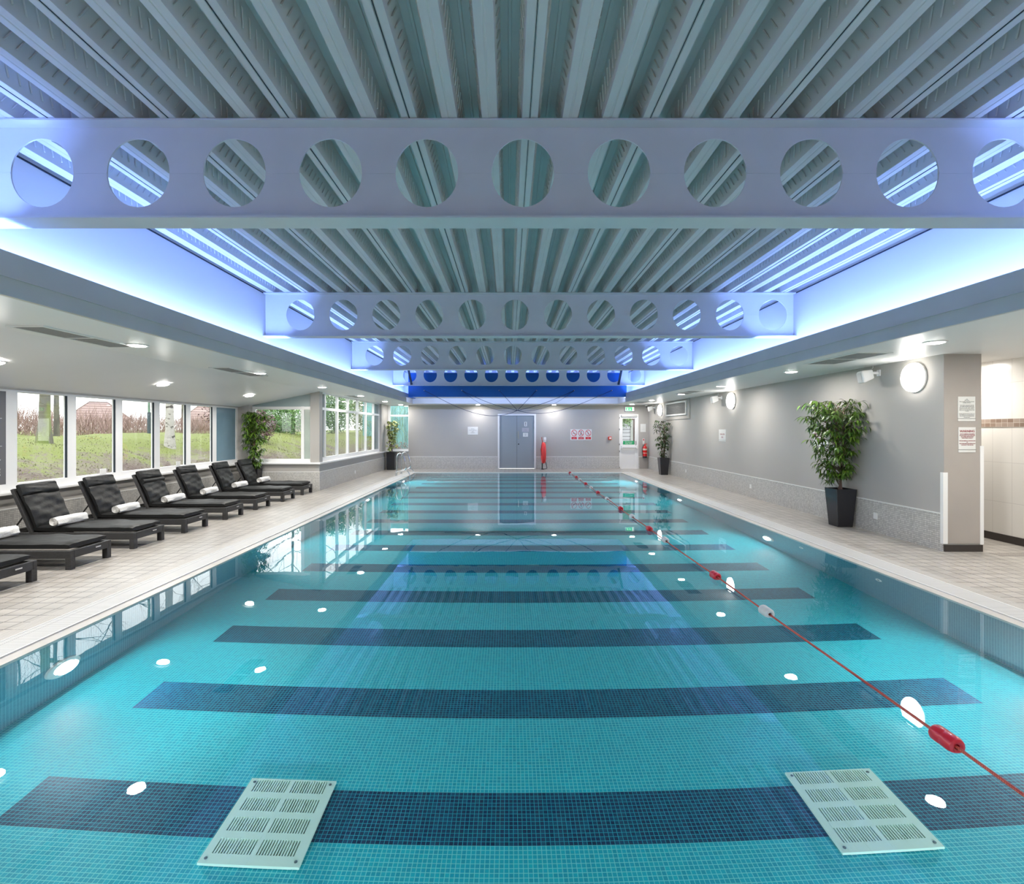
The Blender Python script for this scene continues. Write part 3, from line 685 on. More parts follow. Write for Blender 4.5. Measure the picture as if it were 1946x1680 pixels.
# ================================================================ speakers
def speaker(y, z, label):
    e = empty('wall_speaker', (XR, y, z), rot=0, label=label, cat='speaker', group='white wall speakers')
    b = empty('tmp', (0,0,0)); bpy.data.objects.remove(b)
    c = MB(); # cabinet: tapered box pointing toward pool, tilted
    v = []
    for (d, w, h0, h1) in ((-0.10, 0.055, -0.07, 0.075), (-0.26, 0.10, -0.115, 0.085), (-0.29, 0.095, -0.11, 0.075)):
        v += [(d, -w, h0), (d, w, h0), (d, w, h1), (d, -w, h1)]
    c.add(v, [(0,3,2,1), (0,1,5,4), (1,2,6,5), (2,3,7,6), (3,0,4,7), (4,5,9,8), (5,6,10,9), (6,7,11,10), (7,4,8,11), (8,9,10,11)])
    o = c.build('cabinet', M_upvc, e, bevel=0.018, smooth=False); o.rotation_euler = (0, -0.18, -0.25)
    g = MB().box(-0.298, -0.289, -0.08, 0.08, -0.095, 0.06).build('grille', solid('speaker_grille', (0.62,0.62,0.61), 0.6, bump=(300, 0.4)), e, bevel=0.004); g.rotation_euler = (0, -0.18, -0.25)
    MB().box(-0.02, 0, -0.035, 0.035, -0.05, 0.05).box(-0.11, -0.02, -0.014, 0.014, -0.02, 0.02).build('bracket', M_upvc, e, bevel=0.004)
    MB().tube([(-0.12, 0, 0.07), (-0.10, 0, 0.09), (-0.10, 0.01, ZC-z)], 0.004, 6).build('cable', M_upvc, e)
speaker(8.25, 2.62, 'white wall speaker between the nearest wall light and the potted plant')
speaker(14.35, 2.60, 'white wall speaker beside the middle wall light')
speaker(20.9, 2.60, 'white wall speaker in the far right corner')
e = empty('security_camera', (5.85, 21.5, ZC), label='small white dome security camera in the far right ceiling corner', cat='security camera')
MB().lathe([(0.06, 0), (0.06, -0.05), (0.045, -0.07)], (0,0,0), n=20).build('housing', M_white, e, smooth=True)
MB().lathe([(0.04, -0.07), (0.034, -0.10), (0.0, -0.115)], (0,0,0), n=20).build('lens_dome', M_black, e, smooth=True)
# outlets
for (x, y, z, s_, lb) in ((XR-0.012, 17.2, 0.285, -1, 'small white socket on the right dado beyond the far plant'), (XR-0.012, 12.6, 0.277, -1, 'small white socket on the right dado, middle one'), (XR-0.012, 8.31, 0.277, -1, 'white socket on the right dado beside the near plant pot'), (XL+0.012, 17.2, 0.25, 1, 'small white socket on the dado below the side windows')):
    o = MB().box(0, s_*0.012, -0.045, 0.045, -0.05, 0.05).build('wall_socket', M_white, loc=(x, y, z), bevel=0.003); tag(o, lb, 'socket')

# ================================================================ doors on the far wall
e = empty('door_1', (0.347, YF, 0), label='grey double doors with white frame in the far wall', cat='door', kind='structure')
f = MB(); f.box(-0.826, -0.75, -0.03, 0.11, 0, 2.37).box(0.752, 0.828, -0.03, 0.11, 0, 2.37).box(-0.75, 0.752, -0.03, 0.11, 2.30, 2.37); f.build('door_frame', M_upvc, e)
M_door = solid('grey_door_paint', (0.27, 0.30, 0.315), 0.4)
d1 = MB().box(-0.75, -0.005, 0.02, 0.06, 0.01, 2.30).build('door_leaf', M_door, e); d2 = MB().box(0.005, 0.752, 0.02, 0.06, 0.01, 2.30).build('door_leaf', M_door, e)
MB().box(-0.005, 0.005, 0.03, 0.05, 0.01, 2.30).build('gap', M_black, e)
for lf, x in ((d1, -0.745), (d2, 0.747)):
    for z in (0.38, 1.78, 2.02): MB().box(x-0.006, x+0.006, 0.012, 0.02, z-0.06, z+0.06).build('hinge', solid('dark_hinge', (0.08,0.08,0.08), 0.4), lf)
MB().tube([(0.07, 0.02, 1.62), (0.07, -0.03, 1.62), (0.07, -0.03, 1.30), (0.07, 0.02, 1.30)], 0.011, 8).build('door_handle', M_chrome, d2)
MB().lathe([(0.028, 0), (0.028, 0.006), (0.01, 0.008), (0, 0.008)], (0.075, 0.018, 1.06), 'Y', 16).build('keyhole', M_black, d2)
M_sign = solid('sign_white', (0.72, 0.72, 0.70), 0.3); M_ink = solid('sign_ink_grey', (0.12, 0.12, 0.12), 0.6); M_red = solid('sign_red', (0.60, 0.015, 0.03), 0.45); M_rtext = solid('sign_text_maroon', (0.28, 0.05, 0.06), 0.6)
M_greens = solid('sign_green', (0.01, 0.33, 0.12), 0.45)
def plate(name, w, h, loc, face, label, cat='sign', mat=None, strip=False, t=0.008):
    e = empty(name, loc, label=label, cat=cat)
    e.rotation_euler = (0, 0, {'F': 0, 'R': -PI/2, 'L': PI/2}[face])
    MB().box(-w/2, w/2, -t, 0, -h/2, h/2).build('plate', mat or M_sign, e, bevel=0.002)
    if strip: MB().box(-w/2-0.004, w/2+0.004, -t-0.003, -t, -h/2+h*0.10, -h/2+h*0.115).build('groove', M_ink, e)
    return e
def lines(e, rows, size, mat, z0, dz, t=0.009, sx=1.0, bold=0.0):
    for i, r in enumerate(rows):
        if r: text('lettering', r, (0, -t-0.0005, z0-dz*i), FAR, size, mat, e, sx=sx, bold=bold)
s1 = plate('door_pictogram', 0.115, 0.19, (0.727, YF+0.02, 1.93), 'F', 'tall narrow pictogram sign on the grey right-hand door leaf, topmost')
MB().lathe([(0.022, 0), (0, 0.002)], (0, -0.009, 0.05), 'Y', 12).box(-0.02, 0.02, -0.011, -0.008, -0.02, 0.025).build('pictogram', M_ink, s1)
MB().box(-0.02, 0.02, -0.011, -0.008, -0.07, -0.04).build('lower_mark', M_ink, s1)
s2 = plate('door_name_plate', 0.30, 0.17, (0.72, YF+0.02, 1.68), 'F', 'lilac grey name plate on the grey right-hand door leaf, middle one', mat=solid('lilac_plate', (0.42, 0.40, 0.44), 0.35))
lines(s2, ['Private'], 0.04, M_ink, -0.01, 0.05)
s3 = plate('door_notice', 0.22, 0.17, (0.722, YF+0.02, 1.465), 'F', 'small white notice on the grey right-hand door leaf, lowest')
lines(s3, ['Keep', 'Door', 'Shut'], 0.034, M_ink, 0.035, 0.035)
s4 = plate('wall_notice', 0.44, 0.345, (-1.56, YF, 1.64), 'F', 'white landscape notice on the far wall left of the double doors')
lines(s4, ['Parents', 'should supervise', 'their', 'Children'], 0.048, M_ink, 0.08, 0.055)
s5 = plate('paper_notice', 0.235, 0.35, (5.82, YF, 1.76), 'F', 'white paper notice beside the white exit door')
lines(s5, ['First Aid', 'and', 'Pool Alarm'], 0.03, solid('faint_ink', (0.5,0.5,0.5), 0.7), 0.05, 0.05)
# prohibition sign
s6 = plate('prohibition_sign', 0.925, 0.47, (3.13, YF, 1.47), 'F', 'white and red sign of three prohibition circles on the far wall')
for k, x in enumerate((-0.30, 0.0, 0.31)):
    rg = MB(); rg.lathe([(0.105, 0), (0.125, 0), (0.125, 0.003), (0.105, 0.003)], (x, -0.009, 0.07), 'Y', 32, 1, 1.12, cap=False)
    rg.add([(x-0.085, -0.0115, 0.07+0.085), (x-0.07, -0.0115, 0.07+0.10), (x+0.085, -0.0115, 0.07-0.085), (x+0.07, -0.0115, 0.07-0.10)], [(0,1,2,3)])
    rg.build('prohibition_ring', M_red, s6)
    pic = MB()
    if k == 0: pic.tube([(x-0.07, -0.01, 0.07), (x+0.04, -0.01, 0.04), (x+0.08, -0.01, 0.05)], 0.008, 6)
    elif k == 1:
        MB().lathe([(0.02, 0), (0, 0.002)], (x+0.01, -0.0095, 0.13), 'Y', 12).build('pictogram_head', M_ink, s6)
        pic.box(x-0.035, x+0.015, -0.0115, -0.009, 0.0, 0.05).tube([(x, -0.01, 0.1), (x+0.04, -0.01, 0.12)], 0.008, 6)
    else:
        MB().lathe([(0.02, 0), (0, 0.002)], (x-0.03, -0.0095, 0.12), 'Y', 12).build('pictogram_head', M_ink, s6)
        pic.tube([(x-0.02, -0.01, 0.1), (x, -0.01, 0.02), (x-0.02, -0.01, -0.03)], 0.008, 6)
    pic.build('pictogram', M_ink, s6)
    MB().box(x-0.115, x+0.115, -0.011, -0.008, -0.20, -0.10).build('caption_panel', M_red, s6)
    t_ = (['No', 'Running'], ['No Outdoor', 'Footwear'], ['No', 'Diving'])[k]
    for j, r in enumerate(t_): text('caption', r, (x, -0.0125, -0.13-0.042*j), FAR, 0.036, M_sign, s6)
# fire call point
e = empty('fire_alarm_call_point', (4.37, YF, 1.32), label='small red fire alarm call point on the far wall', cat='fire alarm')
MB().box(-0.07, 0.07, -0.09, 0, -0.07, 0.07).build('housing', solid('fire_red', (0.65, 0.05, 0.03), 0.35), e, bevel=0.01); MB().box(-0.03, 0.05, -0.094, -0.088, -0.035, 0.035).build('glass', M_sign, e)
# exit sign
e = empty('exit_sign', (5.22, YF, 2.575), label='green lit emergency exit sign above the white door', cat='exit sign')
MB().box(-0.20, 0.20, -0.10, 0, -0.10, 0.10).build('housing', M_upvc, e, bevel=0.012)
M_eg = solid('lit_green', (0.02, 0.50, 0.14), 0.4, emit=0.9); M_ew = solid('lit_white', (0.9, 1.0, 0.85), 0.4, emit=0.7)
MB().box(-0.165, 0.10, -0.104, -0.10, -0.07, 0.07).build('green_panel', M_eg, e)
MB().box(0.10, 0.165, -0.104, -0.10, -0.07, 0.07).build('white_panel', M_ew, e)
mn = MB(); mn.lathe([(0.014, 0), (0, 0.002)], (-0.085, -0.105, 0.042), 'Y', 12)
for a, b2 in (((-0.09, 0.03), (-0.10, -0.01)), ((-0.10, -0.01), (-0.07, -0.05)), ((-0.10, -0.01), (-0.13, -0.045)), ((-0.09, 0.02), (-0.06, 0.0)), ((-0.09, 0.02), (-0.12, 0.01))):
    mn.tube([(a[0], -0.106, a[1]), (b2[0], -0.106, b2[1])], 0.008, 6)
mn.build('running_figure', M_ew, e)
ar = MB(); ar.box(0.005, 0.02, -0.107, -0.104, -0.01, 0.05).add([(-0.02, -0.107, -0.005), (0.045, -0.107, -0.005), (0.0125, -0.107, -0.05)], [(0,1,2)]); ar.build('down_arrow', M_ew, e)
# white exit door
e = empty('door_2', (5.205, YF, 0), label='white glazed exit door with push bar at the far right', cat='door', kind='structure')
f = MB(); f.box(-0.415, -0.33, 0.0, 0.10, 0, 2.36).box(0.33, 0.415, 0.0, 0.10, 0, 2.36).box(-0.33, 0.33, 0.0, 0.10, 2.27, 2.36); f.build('door_frame', M_upvc, e)
lf = MB(); lf.box(-0.33, -0.27, 0.02, 0.08, 0, 2.27).box(0.27, 0.33, 0.02, 0.08, 0, 2.27).box(-0.27, 0.27, 0.02, 0.08, 2.17, 2.27).box(-0.27, 0.27, 0.02, 0.08, 0.93, 1.04).box(-0.27, 0.27, 0.02, 0.08, 0, 0.10).box(-0.27, 0.27, 0.045, 0.07, 0.10, 0.93)
leaf = lf.build('door_leaf', M_upvc, e)
MB().box(-0.27, 0.27, 0.045, 0.051, 1.04, 2.17).build('pane', M_glass, e)
MB().box(-0.34, 0.34, -0.05, 0.0, 2.24, 2.33).build('door_closer', solid('grey_closer', (0.55,0.55,0.53), 0.4), e, bevel=0.01)
MB().box(-0.32, 0.32, -0.09, -0.03, 0.90, 0.98).box(-0.34, -0.29, -0.09, 0.02, 0.86, 1.0).box(0.29, 0.35, -0.09, 0.02, 0.86, 1.02).build('push_bar', M_upvc, e, bevel=0.012)
MB().box(0.285, 0.32, -0.01, 0.02, 1.02, 1.2).build('latch_plate', solid('latch_grey', (0.45,0.42,0.42), 0.35, 0.7), e)
for z in (0.05, 0.75, 1.05, 1.7, 2.2): MB().box(-0.42, -0.40, -0.02, 0.01, z-0.035, z+0.035).build('hinge', solid('dark_hinge', (0.08,0.08,0.08), 0.4), e)
g = empty('fire_exit_sticker', (5.20, YF+0.035, 1.12), label='green fire exit notice on the glass of the white door', cat='sign')
MB().box(-0.24, 0.24, -0.004, 0.004, -0.08, 0.08).build('plate', M_greens, g)
lines(g, ['Fire escape', 'keep clear'], 0.07, M_sign, 0.028, 0.062, t=0.005)
# fire extinguisher
e = empty('fire_extinguisher', (5.87, YF-0.10, 0.47), label='red fire extinguisher mounted on the far wall beside the white door', cat='fire extinguisher')
M_fr = solid('extinguisher_red', (0.62, 0.01, 0.01), 0.25)
MB().lathe([(0.05, 0.02), (0.088, 0.03), (0.09, 0.08), (0.09, 0.42), (0.075, 0.48), (0.035, 0.52), (0.03, 0.55)], (0,0,0), n=28).build('cylinder', M_fr, e, smooth=True)
MB().lathe([(0.092, 0.0), (0.094, 0.01), (0.094, 0.07), (0.091, 0.075)], (0,0,0), n=28).build('base', M_black, e, smooth=True)
MB().lathe([(0.0915, 0.20), (0.0915, 0.40)], (0,0,0), n=28, cap=False).build('label_band', solid('cream_label', (0.7,0.62,0.5), 0.5), e)
MB().lathe([(0.092, 0.22), (0.092, 0.33)], (0,0,0), n=28, cap=False).build('red_band', M_fr, e)
MB().box(-0.02, 0.03, -0.02, 0.02, 0.55, 0.58).box(-0.02, 0.10, -0.012, 0.012, 0.58, 0.59).box(-0.02, 0.09, -0.012, 0.012, 0.60, 0.612).build('handle', M_fr, e)
MB().tube([(-0.02, -0.02, 0.56), (-0.09, -0.03, 0.53), (-0.125, -0.03, 0.42), (-0.12, -0.03, 0.25), (-0.10, -0.03, 0.12)], 0.011, 8).build('hose', M_black, e, smooth=True)
s_ = plate('extinguisher_id_sign', 0.085, 0.24, (5.84, YF, 1.19), 'F', 'small white and red sign above the fire extinguisher')
MB().box(-0.02, 0.02, -0.011, -0.008, 0.02, 0.10).build('red_mark', M_red, s_)
struct(MB().box(5.66, 6.02, YF-0.03, YF-0.012, 0, 0.50), 'trim_14', solid('taupe_board', (0.36, 0.33, 0.30), 0.5), 'plain taupe board below the fire extinguisher', 'board')
# life ring
e = empty('ring_buoy', (1.47, 21.46, 0.0), rot=0.03, label='red ring buoy seen edge-on on a black stand right of the double doors', cat='ring buoy')
M_lr = solid('ring_buoy_red', (0.75, 0.035, 0.03), 0.35)
pts = []; R_, r_ = 0.29, 0.085; mbt = MB(); v = []; fc = []; A_, B_ = 36, 16
for i in range(A_):
    a = 2*PI*i/A_
    for j in range(B_):
        b2 = 2*PI*j/B_; rr = 1
        v.append((r_*math.sin(b2), (R_+r_*math.cos(b2))*math.cos(a), 0.70+(0.37+r_*math.cos(b2))*math.sin(a)))
for i in range(A_):
    for j in range(B_): fc.append((i*B_+j, ((i+1) % A_)*B_+j, ((i+1) % A_)*B_+(j+1) % B_, i*B_+(j+1) % B_))
mbt.add(v, fc).build('ring', M_lr, e, smooth=True)
MB().tube([(-0.06, 0.2, 1.36), (-0.05, 0.0, 1.18), (-0.10, -0.2, 0.95), (-0.14, -0.28, 0.86), (-0.10, -0.3, 0.6)], 0.012, 6).build('rope', solid('rope_red_dark', (0.3,0.01,0.01), 0.7), e)
MB().box(-0.09, 0.0, -0.05, 0.06, 0.0, 0.03).tube([(-0.05, 0.0, 0.02), (-0.05, 0.0, 0.28)], 0.025, 8).tube([(0.07, 0.1, 0.45), (0.17, 0.2, 0.05), (0.15, 0.2, 0.01), (0.0, 0.1, 0.01)], 0.015, 8).build('stand', M_black, e)
MB().box(0.04, 0.16, 0.36, 0.43, 1.15, 1.36).box(0.07, 0.12, 0.20, 0.36, 1.22, 1.26).build('wall_bracket', M_upvc, e)
MB().tube([(0.02, 0.38, 1.40), (-0.01, 0.2, 1.3), (-0.02, 0.0, 1.12)], 0.008, 6).tube([(0.18, 0.42, 1.38), (0.15, 0.3, 1.1), (0.08, 0.1, 0.95)], 0.008, 6).build('cord', solid('grey_cord', (0.25,0.25,0.25), 0.6), e)

# ================================================================ notices on right wall / pillar
s_ = plate('shallow_end_notice', 0.47, 0.335, (XR, 14.3, 1.53), 'R', 'white notice on the right wall near the middle wall light', strip=True)
lines(s_, ['SHALLOW', 'END'], 0.065, M_rtext, 0.03, 0.085)
s_ = plate('children_notice', 0.47, 0.335, (XR, 9.80, 1.545), 'R', 'white notice on the right wall partly behind the potted plant', strip=True)
lines(s_, ['CHILDREN UNDER 16', 'MUST AT ALL TIMES BE', 'SUPERVISED BY A', 'RESPONSIBLE ADULT', 'AT ALL TIMES'], 0.036, M_rtext, 0.12, 0.05, bold=0.0006)
s_ = plate('small_print_notice', 0.24, 0.343, (6.36, YP-0.006, 1.985), 'F', 'white small-print notice on the taupe pillar, upper one', strip=True)
lines(s_, ['Pool', 'Rules of use', 'Please read these rules before you swim', 'and follow staff advice', '', 'Shower before entering the water and', 'wear suitable swimming costume at all', 'times. No food, drink or glass is allowed', 'beside the pool. No running, pushing or', 'diving. Do not swim alone or after a meal', 'or alcohol', '', 'Persons using the pool do so at their own', 'risk. Children are to be supervised by an', 'adult at all times. In an emergency press', 'the alarm button'], 0.0125, M_ink, 0.135, 0.0168)
s_ = plate('warning_notice', 0.238, 0.35, (6.366, YP-0.006, 1.555), 'F', 'white WARNING notice with red lettering on the taupe pillar, lower one', strip=True)
lines(s_, ['WARNING'], 0.043, M_rtext, 0.118, 0.05, bold=0.0008)
lines(s_, ['CCTV CAMERAS ARE BEING', 'MONITORED FOR PURPOSES', 'OF CRIME PREVENTION', 'AND PUBLIC SAFETY', '', 'THIS SCHEME IS CONTROLLED', 'BY', 'FOR FURTHER INFORMATION', 'CONTACT THE HOTEL'], 0.0165, M_rtext, 0.08, 0.019, bold=0.0003)
for (y, lb) in ((9.27, 'small white card standing on the sill behind the second bay window'), (11.37, 'small white card standing on the sill behind the fourth bay window')):
    o = MB().box(0, 0.012, -0.07, 0.07, 0, 0.10).box(0.012, 0.014, -0.05, 0.05, 0.02, 0.08).build('sill_card', M_sign, loc=(XB-0.05, y, 0.88), bevel=0.002); tag(o, lb, 'card', 'small cards in the bay windows')

# ================================================================ lane rope
e = empty('lane_rope', (2.39, 0, 0.0), label='red lane rope with red and white floats lying along the pool', cat='lane rope')
M_rope = tile('red_twisted_rope', 'YX', 0.012, 0.005, (0.70, 0.15, 0.09), (0.60, 0.10, 0.06), (0.30, 0.02, 0.02), 0.0012, 0.6, offset=0.5)
fl = [(2.76, 1), (4.69, 0), (5.85, 1), (7.72, 0), (8.6, 1), (9.8, 0), (10.8, 1), (12.3, 0), (13.55, 1), (14.7, 0), (15.7, 1), (17.0, 0), (17.9, 1), (19.2, 0), (19.72, 1)]
pts = [(0, PN, 0.0)] + [(0.006*math.sin(y*1.7), y, 0.004+0.006*math.cos(y*2.1)) for y in [1.0+0.5*k for k in range(38)]] + [(-0.06, PF, 0.0)]
MB().tube(pts, 0.0085, 8).build('rope', M_rope, e, smooth=True)
M_ff = solid('float_red', (0.62, 0.015, 0.03), 0.3, coat=0.3); M_fw = solid('float_white', (0.75, 0.74, 0.73), 0.35)
for y, r in fl:
    L = 0.075 if y < 6 else 0.07
    o = MB().lathe([(0.014, -L+0.008), (0.028, -L), (0.042, -L+0.006), (0.048, -L+0.02), (0.048, -0.006), (0.046, 0.0), (0.048, 0.006), (0.048, L-0.02), (0.042, L-0.006), (0.028, L), (0.014, L-0.008)], (0, y, 0.006), 'Y', 24, cap=False).build('float', M_ff if r else M_fw, e, smooth=True)
    o['label'] = 'red plastic float' if r else 'white plastic float'
# pool ladder
e = empty('pool_ladder', (-3.9, 18.8, 0), label='chrome pool ladder rails at the far left corner of the pool', cat='pool ladder')
def smoothpts(p, n=6):
    out = []
    for i in range(len(p)-1):
        p0 = Vector(p[max(i-1,0)]); p1 = Vector(p[i]); p2 = Vector(p[i+1]); p3 = Vector(p[min(i+2, len(p)-1)])
        for k in range(n):
            t = k/n; out.append(0.5*((2*p1)+(p2-p0)*t+(2*p0-5*p1+4*p2-p3)*t*t+(3*p1-p0-3*p2+p3)*t**3))
    out.append(Vector(p[-1])); return out
for yy in (-0.42, 0.42):
    a = [(-0.22, yy, 0.0), (-0.21, yy, 0.12), (-0.12, yy, 0.17), (0.02, yy, 0.19), (0.13, yy, 0.25), (0.16, yy, 0.36), (0.11, yy, 0.58), (0.03, yy, 0.78), (-0.06, yy, 0.83), (-0.14, yy, 0.78), (-0.18, yy, 0.62), (-0.18, yy, 0.3), (-0.18, yy, 0.0)]
    MB().tube(smoothpts(a), 0.021, 10).build('hand_rail', M_chrome, e, smooth=True)
    MB().tube(smoothpts([(0.10, yy, 0.21), (0.24, yy, 0.14), (0.30, yy, -0.1), (0.30, yy, -0.9)]), 0.02, 10).build('stringer', M_chrome, e, smooth=True)
    MB().lathe([(0.045, 0), (0.045, 0.012), (0.022, 0.02)], (-0.2, yy, 0), n=16).build('base_flange', M_chrome, e)
for z in (-0.25, -0.5, -0.75): MB().box(0.27, 0.36, -0.42, 0.42, z-0.012, z+0.012).build('tread', M_chrome, e)

# floor suction grates
M_gr = solid('pale_green_grate', (0.72, 0.92, 0.80), 0.45)
def floor_grate(x0, x1, y0, y1, label):
    e = empty('pool_floor_grate', ((x0+x1)/2, (y0+y1)/2, PD), label=label, cat='pool grate', group='slotted grates on the pool floor')
    w, l = (x1-x0)/2, (y1-y0)/2; m = MB(); z0, z1 = 0.008, 0.028
    mx, gx = 0.045, 0.022
    bw_ = (2*w-2*mx-gx)/2; bh = 2*l*0.165; gy = 2*l*0.075
    m.box(-w, -w+mx, -l, l, z0, z1); m.box(w-mx, w, -l, l, z0, z1); m.box(-gx/2, gx/2, -l, l, z0, z1)
    ys = []; y = -l+2*l*0.10
    for r in range(4): ys.append((y, y+bh)); y += bh+gy
    edges = [-l] + [q for p in ys for q in p] + [l]
    for s2 in (-1, 1):
        xa = -w+mx if s2 < 0 else gx/2; xb = xa+bw_
        for k in range(0, 10, 2): m.box(xa, xb, edges[k], edges[k+1], z0, z1)
        ns = 14; p_ = bw_/ns
        for (ya, yb) in ys:
            for k in range(ns): m.box(xa+p_*(k+0.5), xa+p_*(k+1), ya, yb, z0, z1)
    m.build('slotted_plate', M_gr, e)
    MB().box(-w+0.02, w-0.02, -l+0.02, l-0.02, 0.0, 0.006).build('sump', solid('sump_dark_blue', (0.0, 0.035, 0.07), 0.8), e)
    for sx_ in (-1, 1):
        for sy_ in (-1, 1): MB().lathe([(0.009, z1), (0.009, z1+0.003), (0, z1+0.004)], (sx_*(w-0.03), sy_*(l-0.03), 0), n=10).build('screw', solid('screw_grey', (0.2,0.25,0.25), 0.4, 0.8), e)
floor_grate(-1.68, -1.13, 2.72, 3.31, 'pale green slotted grate on the pool floor, left one')
floor_grate(1.83, 2.39, 2.77, 3.35, 'pale green slotted grate on the pool floor, right one')

# ================================================================ loungers
def lounger():
    # local: x=0 foot end, -x toward wall, y 0..0.63, z up
    e = empty('sun_lounger', (0,0,0))
    W_ = 0.63; L = 1.95; zr0, zr1 = 0.135, 0.232; t = 0.05
    f = MB(); f.box(-L, 0, 0, t, zr0, zr1).box(-L, 0, W_-t, W_, zr0, zr1).box(-t, 0, t, W_-t, zr0, zr1).box(-L, -L+t, t, W_-t, zr0, zr1).box(-1.47, -1.43, t, W_-t, zr0, zr1)
    fr = f.build('frame', M_rattan, e, bevel=0.008)
    MB().box(0.0, 0.004, 0.37, 0.45, 0.185, 0.20).build('maker_plate', M_chrome, fr)
    for x in (0, -L+0.07-0.0):
        for y in (0, W_-0.07):
            MB().box(x-0.07, x, y, y+0.07, 0, zr0+0.005).build('leg', M_rattan, e, bevel=0.006)
    # backrest frame
    ang = math.radians(66); hx, hz = -1.45, 0.235; dx, dz = -math.cos(ang), math.sin(ang); nx, nz = math.sin(ang), math.cos(ang)
    BL = 0.68
    def bq(s, n_, y): return (hx+dx*s+nx*n_, y, hz+dz*s+nz*n_)
    def bbox(m, s0, s1, n0_, n1_, y0, y1):
        v = [bq(s0,n0_,y0), bq(s1,n0_,y0), bq(s1,n1_,y0), bq(s0,n1_,y0), bq(s0,n0_,y1), bq(s1,n0_,y1), bq(s1,n1_,y1), bq(s0,n1_,y1)]
        m.add(v, [(0,3,2,1),(4,5,6,7),(0,1,5,4),(1,2,6,5),(2,3,7,6),(3,0,4,7)])
    m = MB(); bbox(m, -0.02, BL, -0.045, 0, 0.0, 0.035); bbox(m, -0.02, BL, -0.045, 0, W_-0.035, W_); bbox(m, BL-0.04, BL, -0.045, 0, 0.035, W_-0.035); bbox(m, 0, BL-0.04, -0.03, -0.015, 0.035, W_-0.035)
    m.build('backrest_frame', M_rattan, e, bevel=0.006)
    m = MB(); A = bq(0.28, -0.04, 0.06)
    for y in (0.06, W_-0.06):
        a = bq(0.30, -0.03, y); m.tube([a, (-1.82, y, 0.20)], 0.011, 6)
    m.tube([(-1.80, 0.05, 0.20), (-1.80, W_-0.05, 0.20)], 0.011, 6).tube([(-1.5, 0.06, 0.22), (-1.85, 0.06, 0.215)], 0.014, 6)
    m.build('support_strut', M_black, e)
    # seat mattress (soft box)
    def soft(name, fn, nx_, ny_, th, wob, seed):
        rnd = random.Random(seed); vs = []; fs = []
        ph = [rnd.uniform(0, 6) for _ in range(6)]
        def row(top):
            r = []
            for i in range(nx_+1):
                for j in range(ny_+1):
                    u, v_ = i/nx_, j/ny_
                    eu = min(u, 1-u)*nx_; ev = min(v_, 1-v_)*ny_
                    edge = (0.55 if eu == 0 else 1)*(0.55 if ev == 0 else 1)
                    w_ = wob*(math.sin(u*9+ph[0]+v_*3)*0.5+math.sin(v_*11+ph[1]+u*17)*0.35+math.sin(u*31+ph[2]-v_*7)*0.3+math.sin(u*23-v_*26+ph[3])*0.3)
                    off = (th/2+w_*1.0)*edge if top else -th/2*edge
                    r.append(fn(u, v_, off+th/2))
            return r
        T = row(True); Bm = row(False); n = (nx_+1)*(ny_+1); vs = T+Bm
        for i in range(nx_):
            for j in range(ny_):
                a = i*(ny_+1)+j; fs.append((a, a+ny_+1, a+ny_+2, a+1)); fs.append((n+a, n+a+1, n+a+ny_+2, n+a+ny_+1))
        for i in range(nx_):
            for j in (0, ny_):
                a = i*(ny_+1)+j; b_ = a+ny_+1; fs.append((a, b_, n+b_, n+a))
        for j in range(ny_):
            for i in (0, nx_):
                a = i*(ny_+1)+j; b_ = a+1; fs.append((a, b_, n+b_, n+a))
        return MB().add(vs, fs)
    seat = soft('s', lambda u, v_, o_: (-1.42*u-0.045+0.0, 0.03+(W_-0.06)*v_, 0.235+o_), 26, 10, 0.085, 0.007, 3)
    so = seat.build('seat_cushion', M_cush, e, smooth=True); 
    back = soft('b', lambda u, v_, o_: bq(0.02+0.53*u, 0.005+o_+0.015*math.sin(PI*u), 0.03+(W_-0.06)*v_), 18, 10, 0.075, 0.017, 5)
    back.build('back_cushion', M_cush, e, smooth=True)
    hd = soft('h', lambda u, v_, o_: bq(0.545+0.165*u, 0.004+o_, 0.025+(W_-0.05)*v_), 8, 10, 0.10, 0.009, 9)
    hd.build('head_cushion', M_cush, e, smooth=True)
    return e
def copy_tree(o, parent=None):
    c = o.copy(); COL.objects.link(c)
    if parent: c.parent = parent
    for ch in list(o.children): copy_tree(ch, c)
    return c
